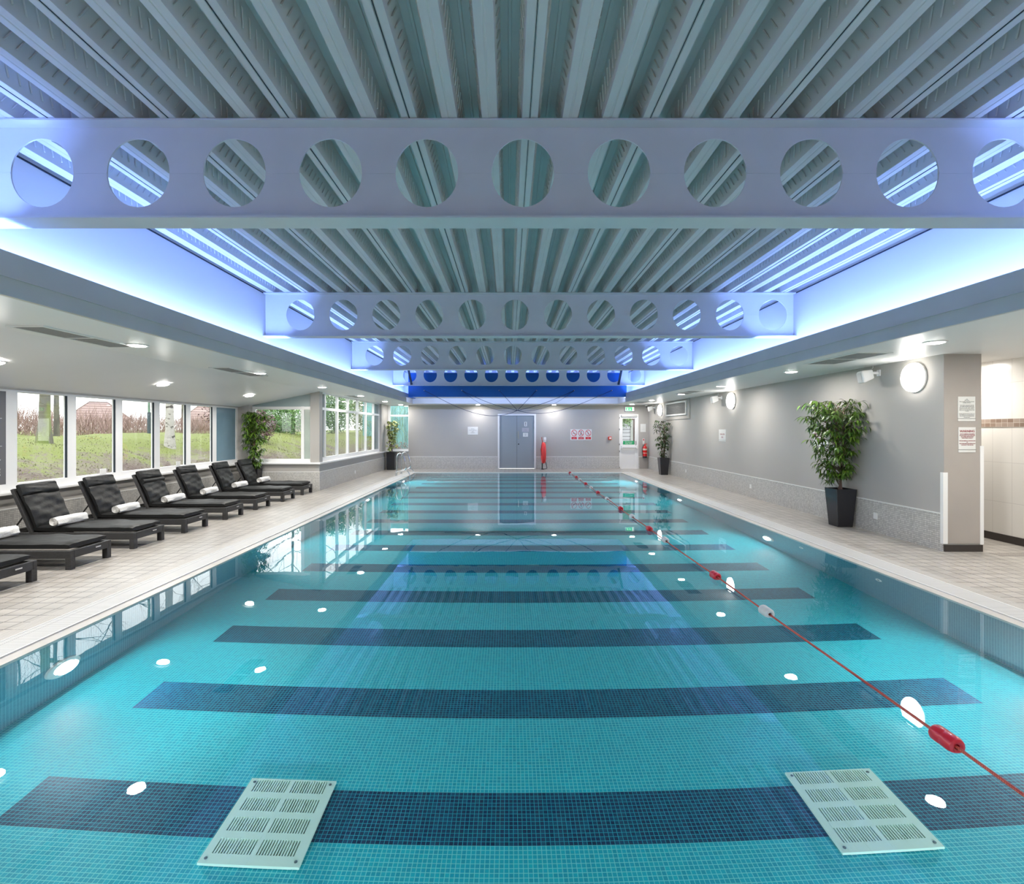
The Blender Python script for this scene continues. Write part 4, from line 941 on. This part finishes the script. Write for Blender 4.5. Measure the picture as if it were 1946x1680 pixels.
def towel():
    e = empty('rolled_towel', (0,0,0)); m = MB(); L = 0.50; r = 0.064; n = 40
    # rolled body with slightly lumpy surface; local axis Y
    prof = []; rings = 15; v = []; f = []
    rnd = random.Random(4)
    for i in range(rings):
        y = -L/2+L*i/(rings-1); rr = r*(1-0.10*abs(2*i/(rings-1)-1)**3)
        for k in range(n):
            a = 2*PI*k/n; q = rr*(1+0.03*math.sin(3*a+i*0.9)+0.02*math.sin(7*a-i*1.7)); flat = 0.9 if math.sin(a) < -0.6 else 1
            v.append((q*math.cos(a), y, q*math.sin(a)*flat))
    for i in range(rings-1):
        for k in range(n): f.append((i*n+k, i*n+(k+1) % n, (i+1)*n+(k+1) % n, (i+1)*n+k))
    m.add(v, f)
    for s_ in (-1, 1):   # spiral ends: stepped ridge surface
        cv = []; cf = []; nr = 9
        for j in range(nr+1):
            for k in range(n):
                a = 2*PI*k/n; t = j/nr; rr = r*0.9*(1-t)
                dep = 0.010*math.sin(2*PI*(3.0*(1-t)+a/(2*PI)))-0.012*t
                cv.append((rr*math.cos(a), s_*(L/2+dep), rr*math.sin(a)))
        for j in range(nr):
            for k in range(n): cf.append((j*n+k, j*n+(k+1) % n, (j+1)*n+(k+1) % n, (j+1)*n+k))
        m.add(cv, cf)
    m.build('roll', M_towel, e, smooth=True)
    fl_ = MB(); pts = []
    v = []
    for i in range(9):
        y = -L/2*0.97+L*0.97*i/8
        v += [(0.055, y, -0.055), (0.07+0.006*math.sin(i), y, -0.03), (0.058, y, 0.02)]
    fl_.add(v, [(3*i+j, 3*i+3+j, 3*i+4+j, 3*i+1+j) for i in range(8) for j in range(2)]); fl_.build('loose_flap', M_towel, e, smooth=True)
    return e
proto = lounger(); tproto = towel()
ynear = [5.05, 6.10, 7.16, 8.26, 9.46, 10.62, 11.85, 13.02]
ll = ['black cushioned rattan lounger nearest the camera, only its foot end in view', 'black rattan lounger second from the camera, its backrest cut off by the left picture edge',
      'black rattan lounger third from the camera, first with its whole backrest in view', 'black rattan lounger fourth from the camera', 'black rattan lounger fifth from the camera, its head cushion folded double',
      'black rattan lounger sixth from the camera', 'black rattan lounger next to last, seventh from the camera', 'black rattan lounger farthest from the camera, beside the bay end wall']
tl = ['white rolled towel on the nearest lounger, outside the picture', 'white rolled towel cut off by the left picture edge', 'white rolled towel on the first lounger with its whole backrest in view', 'white rolled towel on the fourth lounger from the camera', 'white rolled towel on the fifth lounger from the camera', 'white rolled towel on the sixth lounger from the camera', 'white rolled towel on the next to last lounger', 'white loosely rolled towel on the farthest lounger']
for i, y in enumerate(ynear):
    o = proto if i == 0 else copy_tree(proto)
    o.location = (-5.30+0.012*math.sin(i*2.3), y, 0); o.rotation_euler.z = 0.006*math.sin(i*1.9)
    tag(o, ll[i], 'sun lounger', 'black rattan loungers in a row by the windows')
    if i == 4:
        # extra fold in this head cushion
        m = MB(); ang = math.radians(66); dx, dz, nx_, nz_ = -math.cos(ang), math.sin(ang), math.sin(ang), math.cos(ang)
        rows = []
        vv = []; NN = 12
        for k in range(NN):
            a = 2*PI*k/NN
            for yy in [0.03+0.57*j/6 for j in range(7)]:
                s_ = 0.50+0.045*math.cos(a); q = 0.075+0.04*math.sin(a)*(1+0.1*math.sin(yy*14))
                vv.append((-1.45+dx*s_+nx_*q, yy, 0.235+dz*s_+nz_*q))
        ff = [(k*7+j, ((k+1) % NN)*7+j, ((k+1) % NN)*7+j+1, k*7+j+1) for k in range(NN) for j in range(6)] + [tuple(k*7 for k in range(NN)), tuple(k*7+6 for k in range(NN))]
        c_ = m.add(vv, ff).build('cushion_fold', M_cush, o, smooth=True)
    t = tproto if i == 0 else copy_tree(tproto)
    t.location = (-6.44, y+0.24, 0.325+0.063); t.rotation_euler = (0, 0.0, 0.05*math.sin(i*2.7))
    tag(t, tl[i], 'towel', 'rolled white towels on the loungers')

# ================================================================ potted plants
def leaf_mat(name, c1, c2, rough=0.4, scale=4.0):
    m, nt, b = new_mat(name); g = N(nt, 'ShaderNodeNewGeometry')
    cr = N(nt, 'ShaderNodeMix', data_type='RGBA'); nt.links.new(g.outputs['Random Per Island'], cr.inputs[0])
    cr.inputs[6].default_value = (*c1, 1); cr.inputs[7].default_value = (*c2, 1)
    nt.links.new(cr.outputs[2], b.inputs['Base Color']); b.inputs['Roughness'].default_value = rough
    b.inputs['Subsurface Weight'].default_value = 0.0
    return m
M_leaf = leaf_mat('bamboo_leaf', (0.02, 0.06, 0.008), (0.12, 0.225, 0.02))
M_leafd = leaf_mat('dark_leaf', (0.012, 0.035, 0.01), (0.05, 0.10, 0.02))
M_leafv = leaf_mat('variegated_leaf', (0.06, 0.16, 0.02), (0.62, 0.62, 0.25))
M_bark = solid('plant_bark', (0.17, 0.11, 0.085), 0.8, bump=(30, 0.4))
M_pot = solid('black_glazed_pot', (0.018, 0.018, 0.022), 0.22)
M_soil = solid('potting_soil', (0.03, 0.02, 0.012), 0.95)
def leaf(m, base, d, L, wd, droop, rnd):
    d = d.normalized(); side = d.cross(Vector((0,0,1)))
    side = side.normalized() if side.length > 1e-3 else Vector((1,0,0))
    side = (side + Vector((rnd.uniform(-.5,.5), rnd.uniform(-.5,.5), rnd.uniform(-.5,.5)))*0.7).normalized()
    p = base.copy(); dirv = d.copy(); v = []; ws = (0.15, 0.9, 1.0, 0.6, 0.0); seg = L/4
    for i, w_ in enumerate(ws):
        if w_ == 0: v.append(p.copy())
        else: v += [p-side*w_*wd/2, p+side*w_*wd/2]
        dirv = (dirv+Vector((0,0,-droop))).normalized(); p = p+dirv*seg
    m.add(v, [(0,1,3,2),(2,3,5,4),(4,5,7,6),(6,7,8)])
def plant(name, loc, top, wt, wb, hp, H, Rf, nclus, lw_, mat, label, seed, fl=0.12, nper=9, stems=3, cat='potted plant', wedge=None, xmin=None, ymax=None, shift=0.0):
    rnd = random.Random(seed); e = empty(name, loc, label=label, cat=cat)
    m = MB(); a, b2 = wb/2, wt/2
    rim = 0.03
    v = [(-a,-a,0),(a,-a,0),(a,a,0),(-a,a,0),(-b2,-b2,hp),(b2,-b2,hp),(b2,b2,hp),(-b2,b2,hp),(-b2+rim,-b2+rim,hp),(b2-rim,-b2+rim,hp),(b2-rim,b2-rim,hp),(-b2+rim,b2-rim,hp),(-b2+rim,-b2+rim,hp-0.06),(b2-rim,-b2+rim,hp-0.06),(b2-rim,b2-rim,hp-0.06),(-b2+rim,b2-rim,hp-0.06)]
    m.add(v, [(0,3,2,1),(0,1,5,4),(1,2,6,5),(2,3,7,6),(3,0,4,7),(4,5,9,8),(5,6,10,9),(6,7,11,10),(7,4,8,11),(8,9,13,12),(9,10,14,13),(10,11,15,14),(11,8,12,15)])
    m.build('pot', M_pot, e, bevel=0.006)
    MB().box(-b2+rim, b2-rim, -b2+rim, b2-rim, hp-0.09, hp-0.05).build('soil', M_soil, e)
    sp = []; sm = MB()
    for k in range(stems):
        x0, y0 = rnd.uniform(-0.07, 0.07), rnd.uniform(-0.07, 0.07); pts = []
        lean = Vector((rnd.uniform(-0.10, 0.10), rnd.uniform(-0.08, 0.08), 0))
        for i in range(9):
            t = i/8; pts.append(Vector((x0, y0, hp-0.06))+Vector((lean.x*t+0.02*math.sin(4*t+k), lean.y*t+0.02*math.cos(5*t+k), (H-hp-0.1)*t)))
        sm.tube(pts, [0.019-0.012*i/8 for i in range(9)], 7); sp.append(pts)
    lf = MB()
    for c in range(nclus):
        z = hp+0.05+(H-hp-0.05)*rnd.random()**0.75; R = Rf((z-hp)/(H-hp)); st = rnd.choice(sp)
        t = min(0.999, max(0, (z-hp)/(H-hp)-0.06)); i = int(t*8); sp0 = st[i].lerp(st[i+1], t*8-i)
        a_ = rnd.uniform(0, 2*PI); rr = R*math.sqrt(rnd.uniform(0.08, 1)); end = Vector((rr*math.cos(a_)-shift, rr*math.sin(a_)*(1+2*shift), z))
        if wedge and end.x > wedge: end.x = wedge
        if xmin is not None and end.x < xmin: end.x = xmin+rnd.uniform(0, 0.1)
        if ymax is not None and end.y > ymax: end.y = ymax-rnd.uniform(0, 0.1)
        mid = sp0.lerp(end, 0.55)+Vector((0,0,0.05)); sm.tube([sp0, mid, end], [0.004, 0.003, 0.0015], 4, cap=False)
        for q in range(nper):
            b_ = mid.lerp(end, rnd.uniform(0.2, 1.05)); th = rnd.uniform(0, 2*PI)
            d = Vector((math.cos(th), math.sin(th), rnd.uniform(-0.5, 0.45)))+(end-sp0).normalized()*0.5
            leaf(lf, b_, d, fl*rnd.uniform(0.7, 1.25), lw_*rnd.uniform(0.8, 1.2), rnd.uniform(0.25, 0.6), rnd)
    sm.build('stems', M_bark, e, smooth=True)
    def cl(p):
        x, y, z = p
        if wedge and x > wedge+0.045: x = wedge+0.045
        if xmin is not None and x < xmin-0.02: x = xmin-0.02
        if ymax is not None and y > ymax+0.03: y = ymax+0.03
        return (x, y, z)
    lf.v = [cl(p) for p in lf.v]
    o = lf.build('leaves', mat, e); return e
plant('potted_bamboo', (5.85, 8.91, 0), None, 0.35, 0.26, 0.66, 2.24, lambda t: 0.18+0.32*min(1, t*1.35), 225, 0.027, M_leaf, 'tall leafy plant in a tapered black pot by the near right wall', 11, fl=0.155, nper=9, wedge=0.13, shift=0.10)
plant('potted_bamboo', (5.80, 18.95, 0), None, 0.36, 0.26, 0.64, 2.08, lambda t: 0.16+0.26*min(1, t*1.4), 90, 0.028, M_leafd, 'dark leafy plant in a tapered black pot by the far right wall', 12, fl=0.15, nper=8, wedge=0.12)
plant('potted_fig', (-4.96, 21.35, 0), None, 0.36, 0.34, 0.75, 2.08, lambda t: 0.26+0.10*math.sin(t*9), 75, 0.05, M_leafv, 'variegated plant in a straight black pot in the far left corner', 13, fl=0.14, nper=9, xmin=-0.17, ymax=0.4)
plant('potted_bamboo', (-6.95, 13.83, 0), None, 0.28, 0.22, 0.62, 2.20, lambda t: 0.18+0.26*min(1, t*1.3), 170, 0.032, M_leaf, 'drooping green plant in the bay corner behind the last lounger', 14, fl=0.17, nper=8, xmin=-0.18, ymax=0.03)

# ================================================================ outside
def sstep(t): t = max(0, min(1, t)); return t*t*(3-2*t)
def outd(x, y):
    dx = max(0, x-(XB-0.25)) if y < YB+0.25 else 0
    # distance outside the building outline
    def rect(x, y, x0, y1): # region x>x0 and y<y1 is building
        ex = max(0, x0-x); ey = max(0, y-y1)
        return math.hypot(ex, ey)
    return min(rect(x, y, XB-0.25, YB+0.25), rect(x, y, XL-0.25, YF+0.2))
def H(x, y):
    d = outd(x, y)
    z = 0.42+1.05*sstep((d-0.2)/4.6)+0.05*math.sin(x*1.3+y*0.7)*sstep(d/3)+0.04*math.sin(x*2.9-y*1.9)*sstep(d/2)+0.03*math.sin(y*4.1+x)*sstep(d)
    if x > -6 and y > YF: z = 0.30+0.5*sstep((-x-4.2)/2.5)*sstep((y-22)/2)
    return z
def ground_mat():
    m, nt, b = new_mat('bank_grass_and_earth'); g = N(nt, 'ShaderNodeNewGeometry')
    n1 = N(nt, 'ShaderNodeTexNoise'); n1.inputs['Scale'].default_value = 1.6; n1.inputs['Detail'].default_value = 9; n1.inputs['Roughness'].default_value = 0.7
    n2 = N(nt, 'ShaderNodeTexNoise'); n2.inputs['Scale'].default_value = 22; n2.inputs['Detail'].default_value = 4
    for n in (n1, n2): nt.links.new(g.outputs['Position'], n.inputs['Vector'])
    s = N(nt, 'ShaderNodeSeparateXYZ'); nt.links.new(g.outputs['Position'], s.inputs[0])
    ma = N(nt, 'ShaderNodeMath', operation='MULTIPLY_ADD'); nt.links.new(s.outputs[2], ma.inputs[0]); ma.inputs[1].default_value = 0.42; ma.inputs[2].default_value = -0.45
    ad = N(nt, 'ShaderNodeMath', operation='ADD'); nt.links.new(ma.outputs[0], ad.inputs[0]); nt.links.new(n1.outputs[0], ad.inputs[1])
    a2 = N(nt, 'ShaderNodeMath', operation='MULTIPLY_ADD'); nt.links.new(n2.outputs[0], a2.inputs[0]); a2.inputs[1].default_value = 0.62; nt.links.new(ad.outputs[0], a2.inputs[2])
    r = N(nt, 'ShaderNodeValToRGB'); nt.links.new(a2.outputs[0], r.inputs[0])
    r.color_ramp.elements[0].position = 0.50; r.color_ramp.elements[0].color = (0.10, 0.066, 0.062, 1)
    r.color_ramp.elements[1].position = 0.84; r.color_ramp.elements[1].color = (0.17, 0.20, 0.05, 1)
    el = r.color_ramp.elements.new(0.70); el.color = (0.17, 0.145, 0.11, 1)
    nt.links.new(r.outputs[0], b.inputs['Base Color']); b.inputs['Roughness'].default_value = 0.9
    bp = N(nt, 'ShaderNodeBump'); bp.inputs['Distance'].default_value = 0.08; bp.inputs['Strength'].default_value = 0.7; nt.links.new(a2.outputs[0], bp.inputs['Height']); nt.links.new(bp.outputs[0], b.inputs['Normal'])
    return m
mb = MB(); xs = [-110, -85, -60, -45, -35, -28, -24, -21, -19]+[-17.5+0.35*k for k in range(29)]+[XB-0.25, -7.2, -6.9, -6.5, -6.1, -5.8, XL-0.25, -5.0, -4, -3, 0, 3, 6, 10]
ys_ = [-6+0.4*k for k in range(50)]+[YB+0.25]+[14.6+0.4*k for k in range(19)]+[YF+0.2, 22.6, 23.2, 24, 25, 27, 30, 34, 40, 50, 70, 95, 125]
xs = sorted(set(xs)); ys_ = sorted(set(ys_))
idx = {}; v = []; f = []
for i, x in enumerate(xs):
    for j, y in enumerate(ys_): idx[i, j] = len(v); v.append((x, y, H(x, y)))
for i in range(len(xs)-1):
    for j in range(len(ys_)-1):
        cx, cy_ = (xs[i]+xs[i+1])/2, (ys_[j]+ys_[j+1])/2
        if outd(cx, cy_) > 0: f.append((idx[i,j], idx[i+1,j], idx[i+1,j+1], idx[i,j+1]))
mb.add(v, f); struct(mb, 'garden_bank', ground_mat(), 'grassy earth bank rising outside the bay windows', 'ground', smooth=True)

def bush(name, c, r, n, mat, label, seed, ls=0.10, group='shrubs beyond the windows'):
    rnd = random.Random(seed); m = MB(); c = Vector(c)
    e = empty(name, c, label=label, cat='shrub', group=group)
    for _ in range(n):
        while True:
            q = Vector((rnd.uniform(-1,1), rnd.uniform(-1,1), rnd.uniform(-1,1)))
            if 0.35 < q.length < 1: break
        q = q*(1+0.12*math.sin(q.x*9+seed)+0.10*math.sin(q.y*11+q.z*7))
        p = Vector((q.x*r[0], q.y*r[1], (q.z*0.5+0.5)*r[2]))
        u = Vector((rnd.uniform(-1,1), rnd.uniform(-1,1), rnd.uniform(-0.7,0.7))).normalized(); w_ = u.orthogonal().normalized(); s_ = ls*rnd.uniform(0.6, 1.3)
        m.add([p, p+u*s_*0.5+w_*s_*0.25, p+u*s_, p+u*s_*0.5-w_*s_*0.25], [(0,1,2,3)])
    m.build('foliage', mat, e)
    st = MB()
    for k in range(5):
        a = rnd.uniform(0, 2*PI); st.tube([(0,0,-0.1), (0.25*r[0]*math.cos(a), 0.25*r[1]*math.sin(a), r[2]*0.4), (0.5*r[0]*math.cos(a), 0.5*r[1]*math.sin(a), r[2]*0.8)], [0.04, 0.025, 0.01], 5)
    st.build('stems', M_bark, e)
M_bg = leaf_mat('shrub_green', (0.03, 0.12, 0.02), (0.20, 0.36, 0.11), 0.5)
M_bg2 = leaf_mat('shrub_yellow_green', (0.07, 0.13, 0.02), (0.28, 0.36, 0.12), 0.5)
M_bp = leaf_mat('shrub_purple', (0.07, 0.03, 0.035), (0.22, 0.14, 0.14), 0.6)
for i, (x, y, r, n, mt, lb) in enumerate((
    (-8.95, 18.0, (0.55, 0.5, 1.05), 1700, M_bp, 'purple brown shrub outside the bay end window'),
    (-10.7, 23.6, (1.35, 1.1, 1.75), 4200, M_bg, 'large bright green shrub outside the bay end window'),
    (-9.25, 27.0, (0.95, 0.9, 2.5), 3600, M_bg, 'dense green shrub seen through the first clear side window'),
    (-14.2, 26.5, (1.6, 1.2, 2.2), 2400, M_bp, 'bare brown shrub far behind the purple one'),
    (-8.6, 30.0, (0.9, 0.9, 2.8), 3000, M_bg2, 'yellow green shrub seen through the second clear side window'),
    (-8.3, 34.5, (1.3, 1.2, 3.0), 3000, M_bg, 'distant green shrub seen through the third clear side window'),
    (-6.9, 27.6, (0.8, 0.8, 1.3), 1800, M_bg2, 'low yellow green shrub seen through the last side windows'),
    (5.2, 24.25, (0.7, 0.26, 0.9), 1500, M_bg, 'green climber hanging over the pale fence behind the exit door'))):
    bush('garden_shrub', (x, y, H(x, y)-0.05 if i < 7 else 1.75), r, int(n*(1.0 if i in (0, 7) else 1.7)), mt, lb, 20+i, ls=0.11 if i < 7 else 0.09)
# hedge of bare twigs
rnd = random.Random(3); m = MB()
for _ in range(11000):
    y = rnd.uniform(6, 44); x = -17.5+rnd.uniform(-1.6, 1.2)+0.3*math.sin(y*0.7); z0 = H(x, y)+rnd.uniform(-0.1, 0.5); L = rnd.uniform(0.3, 0.8)*(1+0.15*math.sin(y*1.1))
    dx, dy = rnd.uniform(-0.35, 0.35), rnd.uniform(-0.35, 0.35); w_ = 0.012
    m.add([(x, y-w_, z0), (x, y+w_, z0), (x+dx, y+dy+w_*0.3, z0+L), (x+dx, y+dy-w_*0.3, z0+L)], [(0,1,2,3)])
o = m.build('bramble_hedge', leaf_mat('bare_twigs', (0.20, 0.11, 0.095), (0.44, 0.32, 0.29), 0.9)); tag(o, 'reddish brown bare bramble hedge along the top of the bank', 'hedge', kind='stuff')
rnd = random.Random(9); m = MB()
for _ in range(16000):   # grass tufts and litter on the bank
    y = rnd.uniform(5, 26); x = -7.9-abs(rnd.gauss(0, 2.6)) if y < 15 else rnd.uniform(-11, -5.9)
    if outd(x, y) < 0.3: continue
    z = H(x, y)-0.01; a = rnd.uniform(0, PI); s_ = rnd.uniform(0.006, 0.016); hh = rnd.uniform(0.015, 0.05)
    m.add([(x-s_*math.cos(a), y-s_*math.sin(a), z), (x+s_*math.cos(a), y+s_*math.sin(a), z), (x+rnd.uniform(-.03,.03), y+rnd.uniform(-.03,.03), z+hh)], [(0,1,2)])
o = m.build('grass_tufts', leaf_mat('grass_blades', (0.09, 0.065, 0.055), (0.30, 0.34, 0.11), 0.8)); tag(o, 'bright moss green grass tufts scattered over the bank', 'grass', kind='stuff')

# trees
def bark_mat(name, c1, c2, sc, lo=0.45, hi=0.55, stretch=(1,1,0.4)):
    m, nt, b = new_mat(name); tc = N(nt, 'ShaderNodeTexCoord'); mp = N(nt, 'ShaderNodeMapping'); mp.inputs['Scale'].default_value = stretch; nt.links.new(tc.outputs['Object'], mp.inputs[0])
    n = N(nt, 'ShaderNodeTexNoise'); n.inputs['Scale'].default_value = sc; n.inputs['Detail'].default_value = 6; nt.links.new(mp.outputs[0], n.inputs['Vector'])
    r = N(nt, 'ShaderNodeValToRGB'); nt.links.new(n.outputs[0], r.inputs[0]); r.color_ramp.elements[0].position = lo; r.color_ramp.elements[0].color = (*c1, 1); r.color_ramp.elements[1].position = hi; r.color_ramp.elements[1].color = (*c2, 1)
    nt.links.new(r.outputs[0], b.inputs['Base Color']); b.inputs['Roughness'].default_value = 0.9
    bp = N(nt, 'ShaderNodeBump'); bp.inputs['Distance'].default_value = 0.03; nt.links.new(n.outputs[0], bp.inputs['Height']); nt.links.new(bp.outputs[0], b.inputs['Normal'])
    return m
def tree(x, y, r0, h, mat, label, seed, flare=1.6, nb=9):
    rnd = random.Random(seed); z = H(x, y)-0.15; e = empty('bare_tree', (x, y, z), label=label, cat='tree', group='bare trees on the bank')
    pts = []; rad = []
    for i in range(14):
        t = i/13; pts.append(Vector((0.12*math.sin(3*t+seed)*t*h*0.1, 0.1*math.sin(4*t+seed*2)*t*h*0.1, t*h))); k = t*h
        rad.append(r0*(1-0.65*t)*(1+(flare-1)*math.exp(-k/0.3)))
    m = MB(); m.tube(pts, rad, 14); m.build('trunk', mat, e, smooth=True)
    b_ = MB()
    def br(p, d, L, r, lvl):
        q = [p]; dd = d.copy()
        for i in range(4):
            dd = (dd+Vector((rnd.uniform(-.25,.25), rnd.uniform(-.25,.25), rnd.uniform(-.1,.2)))).normalized(); q.append(q[-1]+dd*L/4)
        b_.tube(q, [r*(1-0.2*i) for i in range(5)], 5, cap=False)
        if lvl < 3:
            for k in range(4 if lvl < 2 else 3):
                i = rnd.randint(1, 4); br(q[i], (dd+Vector((rnd.uniform(-1,1), rnd.uniform(-1,1), rnd.uniform(-.4,.8)))).normalized(), L*0.55, r*0.45, lvl+1)
    for k in range(nb):
        t = 0.33+0.62*k/nb; i = int(t*13); a = rnd.uniform(0, 2*PI)
        br(pts[i], Vector((math.cos(a), math.sin(a), 0.5)).normalized(), h*0.28, rad[i]*0.4, 0)
    b_.build('branches', mat, e); return e
M_moss = bark_mat('mossy_bark', (0.12, 0.115, 0.085), (0.17, 0.20, 0.06), 3.0)
M_birch = bark_mat('birch_bark', (0.05, 0.04, 0.035), (0.42, 0.40, 0.37), 6.0, 0.36, 0.43, (1, 1, 1.6))
M_grey = bark_mat('grey_bark', (0.08, 0.075, 0.06), (0.14, 0.135, 0.10), 5)
tree(-11.5, 12.5, 0.115, 9, M_moss, 'thick mossy tree trunk outside the first bay window', 1, 1.7)
tree(-15.4, 17.2, 0.08, 9, M_grey, 'pale trunk behind the mossy tree', 2, 1.2)
tree(-13.0, 16.7, 0.065, 8, M_grey, 'thin dark trunk at the edge of the second bay window', 3, 1.2)
tree(-10.5, 15.65, 0.12, 9, M_birch, 'white birch trunk outside the fourth bay window', 4, 1.5)
tree(-12.6, 24.5, 0.10, 9, M_grey, 'bare branching tree beyond the bay corner, behind the potted plant', 7, 1.3, 13)
tree(-8.15, 22.3, 0.07, 8, M_grey, 'slim bare tree outside the narrow grey side window', 8, 1.3, 16)
tree(-11.1, 21.6, 0.07, 8.5, M_grey, 'bare tree rising behind the purple brown shrub', 9, 1.3, 20)
tree(-11.6, 27.2, 0.08, 9, M_grey, 'bare tree rising behind the large bright green shrub', 10, 1.3, 20)
tree(-21, 21.5, 0.10, 8, M_grey, 'distant bare tree behind the hedge, nearer one', 5, 1.2)
tree(-20, 31, 0.10, 9, M_grey, 'distant bare tree behind the hedge, farther one', 6, 1.2)
e = empty('garden_lamp_post', (-12.5, 17.55, H(-12.5, 17.55)-0.1), label='thin dark green garden lamp post outside the third bay window', cat='lamp post')
MB().tube([(0,0,0), (0,0,0.9)], 0.055, 10).build('base_sleeve', solid('post_dark', (0.05, 0.07, 0.08), 0.6), e)
MB().tube([(0,0,0.9), (0,0,3.4)], 0.038, 10).build('post', solid('post_green', (0.12, 0.20, 0.14), 0.6, vary=(5, 0.5)), e)
MB().tube([(-0.18,0,2.15), (0.10,0,2.15)], 0.012, 6).tube([(-0.06,0,2.05), (0.06,0,2.05)], 0.012, 6).build('crossbar', solid('post_dark', (0.05, 0.07, 0.08), 0.6), e)
MB().lathe([(0.05, 3.4), (0.14, 3.5), (0.12, 3.75), (0.16, 3.78), (0.0, 3.95)], (0,0,0), n=12).build('lantern_head', solid('post_dark', (0.05, 0.07, 0.08), 0.6), e)
# houses
M_rooft = tile('red_roof_tiles', 'YZ', 30.0, 0.38, (0.30, 0.22, 0.205), (0.28, 0.20, 0.185), (0.14, 0.09, 0.085), 0.05, 0.9)
M_brickw = tile('brick_wall', 'YZ', 0.22, 0.075, (0.16, 0.11, 0.09), (0.14, 0.09, 0.075), (0.2, 0.19, 0.17), 0.01, 0.9)
def house(cx, cy_, w, d, zt, zr, label, rot=0.0):
    e = empty('house', (cx, cy_, 0.5), rot=rot, label=label, cat='house', group='houses beyond the hedge')
    MB().box(-w/2, w/2, -d/2, d/2, 0, zt-0.5).build('walls', M_brickw, e)
    o_ = 0.4; a, b2 = w/2+o_, d/2+o_; z0, z1 = zt-0.55, zr-0.5; hip = min(a, b2)*0.95
    m = MB(); m.add([(-a,-b2,z0),(a,-b2,z0),(a,b2,z0),(-a,b2,z0),(0,-b2+hip,z1),(0,b2-hip,z1)], [(0,1,4),(1,2,5,4),(2,3,5),(3,0,4,5),(0,3,2,1)])
    m.build('roof', M_rooft, e)
    MB().tube([(0,-b2+hip,z1+0.03),(0,b2-hip,z1+0.03)], 0.09, 6).tube([(0,-b2+hip,z1),(a,-b2,z0)], 0.08, 6).tube([(0,b2-hip,z1),(a,b2,z0)], 0.08, 6).build('ridge_tiles', solid('ridge_tile', (0.18, 0.13, 0.115), 0.8), e)
    MB().box(w/2, w/2+0.05, -1.2, 0.2, 1.2, 2.2).build('window', M_upvc, e)
house(-65, 80, 5.4, 7.4, 3.3, 6.0, 'house with a red tiled hipped roof beyond the second bay window', rot=-0.89)
house(-50, 85, 5.6, 8.0, 3.3, 6.1, 'house with a red tiled roof beyond the last clear bay window', rot=-1.03)
# fences
M_tf = tile('teal_boards', 'XZ', 0.12, 4.0, (0.20, 0.44, 0.46), (0.27, 0.52, 0.52), (0.10, 0.22, 0.23), 0.006, 0.7, streak=((6, 1.2, 1), 0.35))
e = empty('teal_fence', (-5.4, 25.6, 0.2), label='teal board fence outside the far left window', cat='fence')
MB().box(-2.0, 2.2, 0, 0.03, 0, 3.1).build('board_panel', M_tf, e)
for x in (-1.9, 0.1, 2.1): MB().box(x-0.05, x+0.05, -0.06, 0, 0, 3.2).build('post', M_tf, e)
rnd = random.Random(5); m = MB()
for _ in range(260):
    x, z = rnd.uniform(-2, 2.2), rnd.uniform(0, 2.8); m.tube([(x, -0.1-rnd.random()*0.3, z), (x+rnd.uniform(-.25,.25), -0.1-rnd.random()*0.3, z+rnd.uniform(0.1,.5))], 0.006, 4, cap=False)
o = m.build('climber_twigs', M_bg2, loc=(-5.4, 25.55, 0.2)); tag(o, 'pale bare climber twigs in front of the teal fence', 'climber', kind='stuff')
o = None
bush('bramble_mound', (-5.1, 24.6, 0.3), (1.3, 0.6, 0.75), 1600, M_bp, 'reddish bramble mound at the foot of the teal fence', 40, 0.07)
M_pf2 = tile('pale_boards', 'XZ', 3.0, 0.17, (0.60, 0.62, 0.66), (0.52, 0.54, 0.58), (0.16, 0.17, 0.18), 0.014, 0.6)
e = empty('pale_fence', (5.3, 24.6, 0.2), label='pale horizontal board fence seen through the white exit door', cat='fence')
MB().box(-1.6, 0.62, 0, 0.04, 0, 1.85).build('board_panel', M_pf2, e); MB().box(0.62, 0.74, -0.04, 0.05, 0, 1.95).build('post', solid('fence_post', (0.4,0.42,0.4), 0.7), e)
MB().box(-1.6, 1.2, 0.6, 0.7, 0, 3.4).build('dark_backing', solid('dark_brick', (0.10, 0.07, 0.065), 0.8, vary=(3, 0.4)), e)
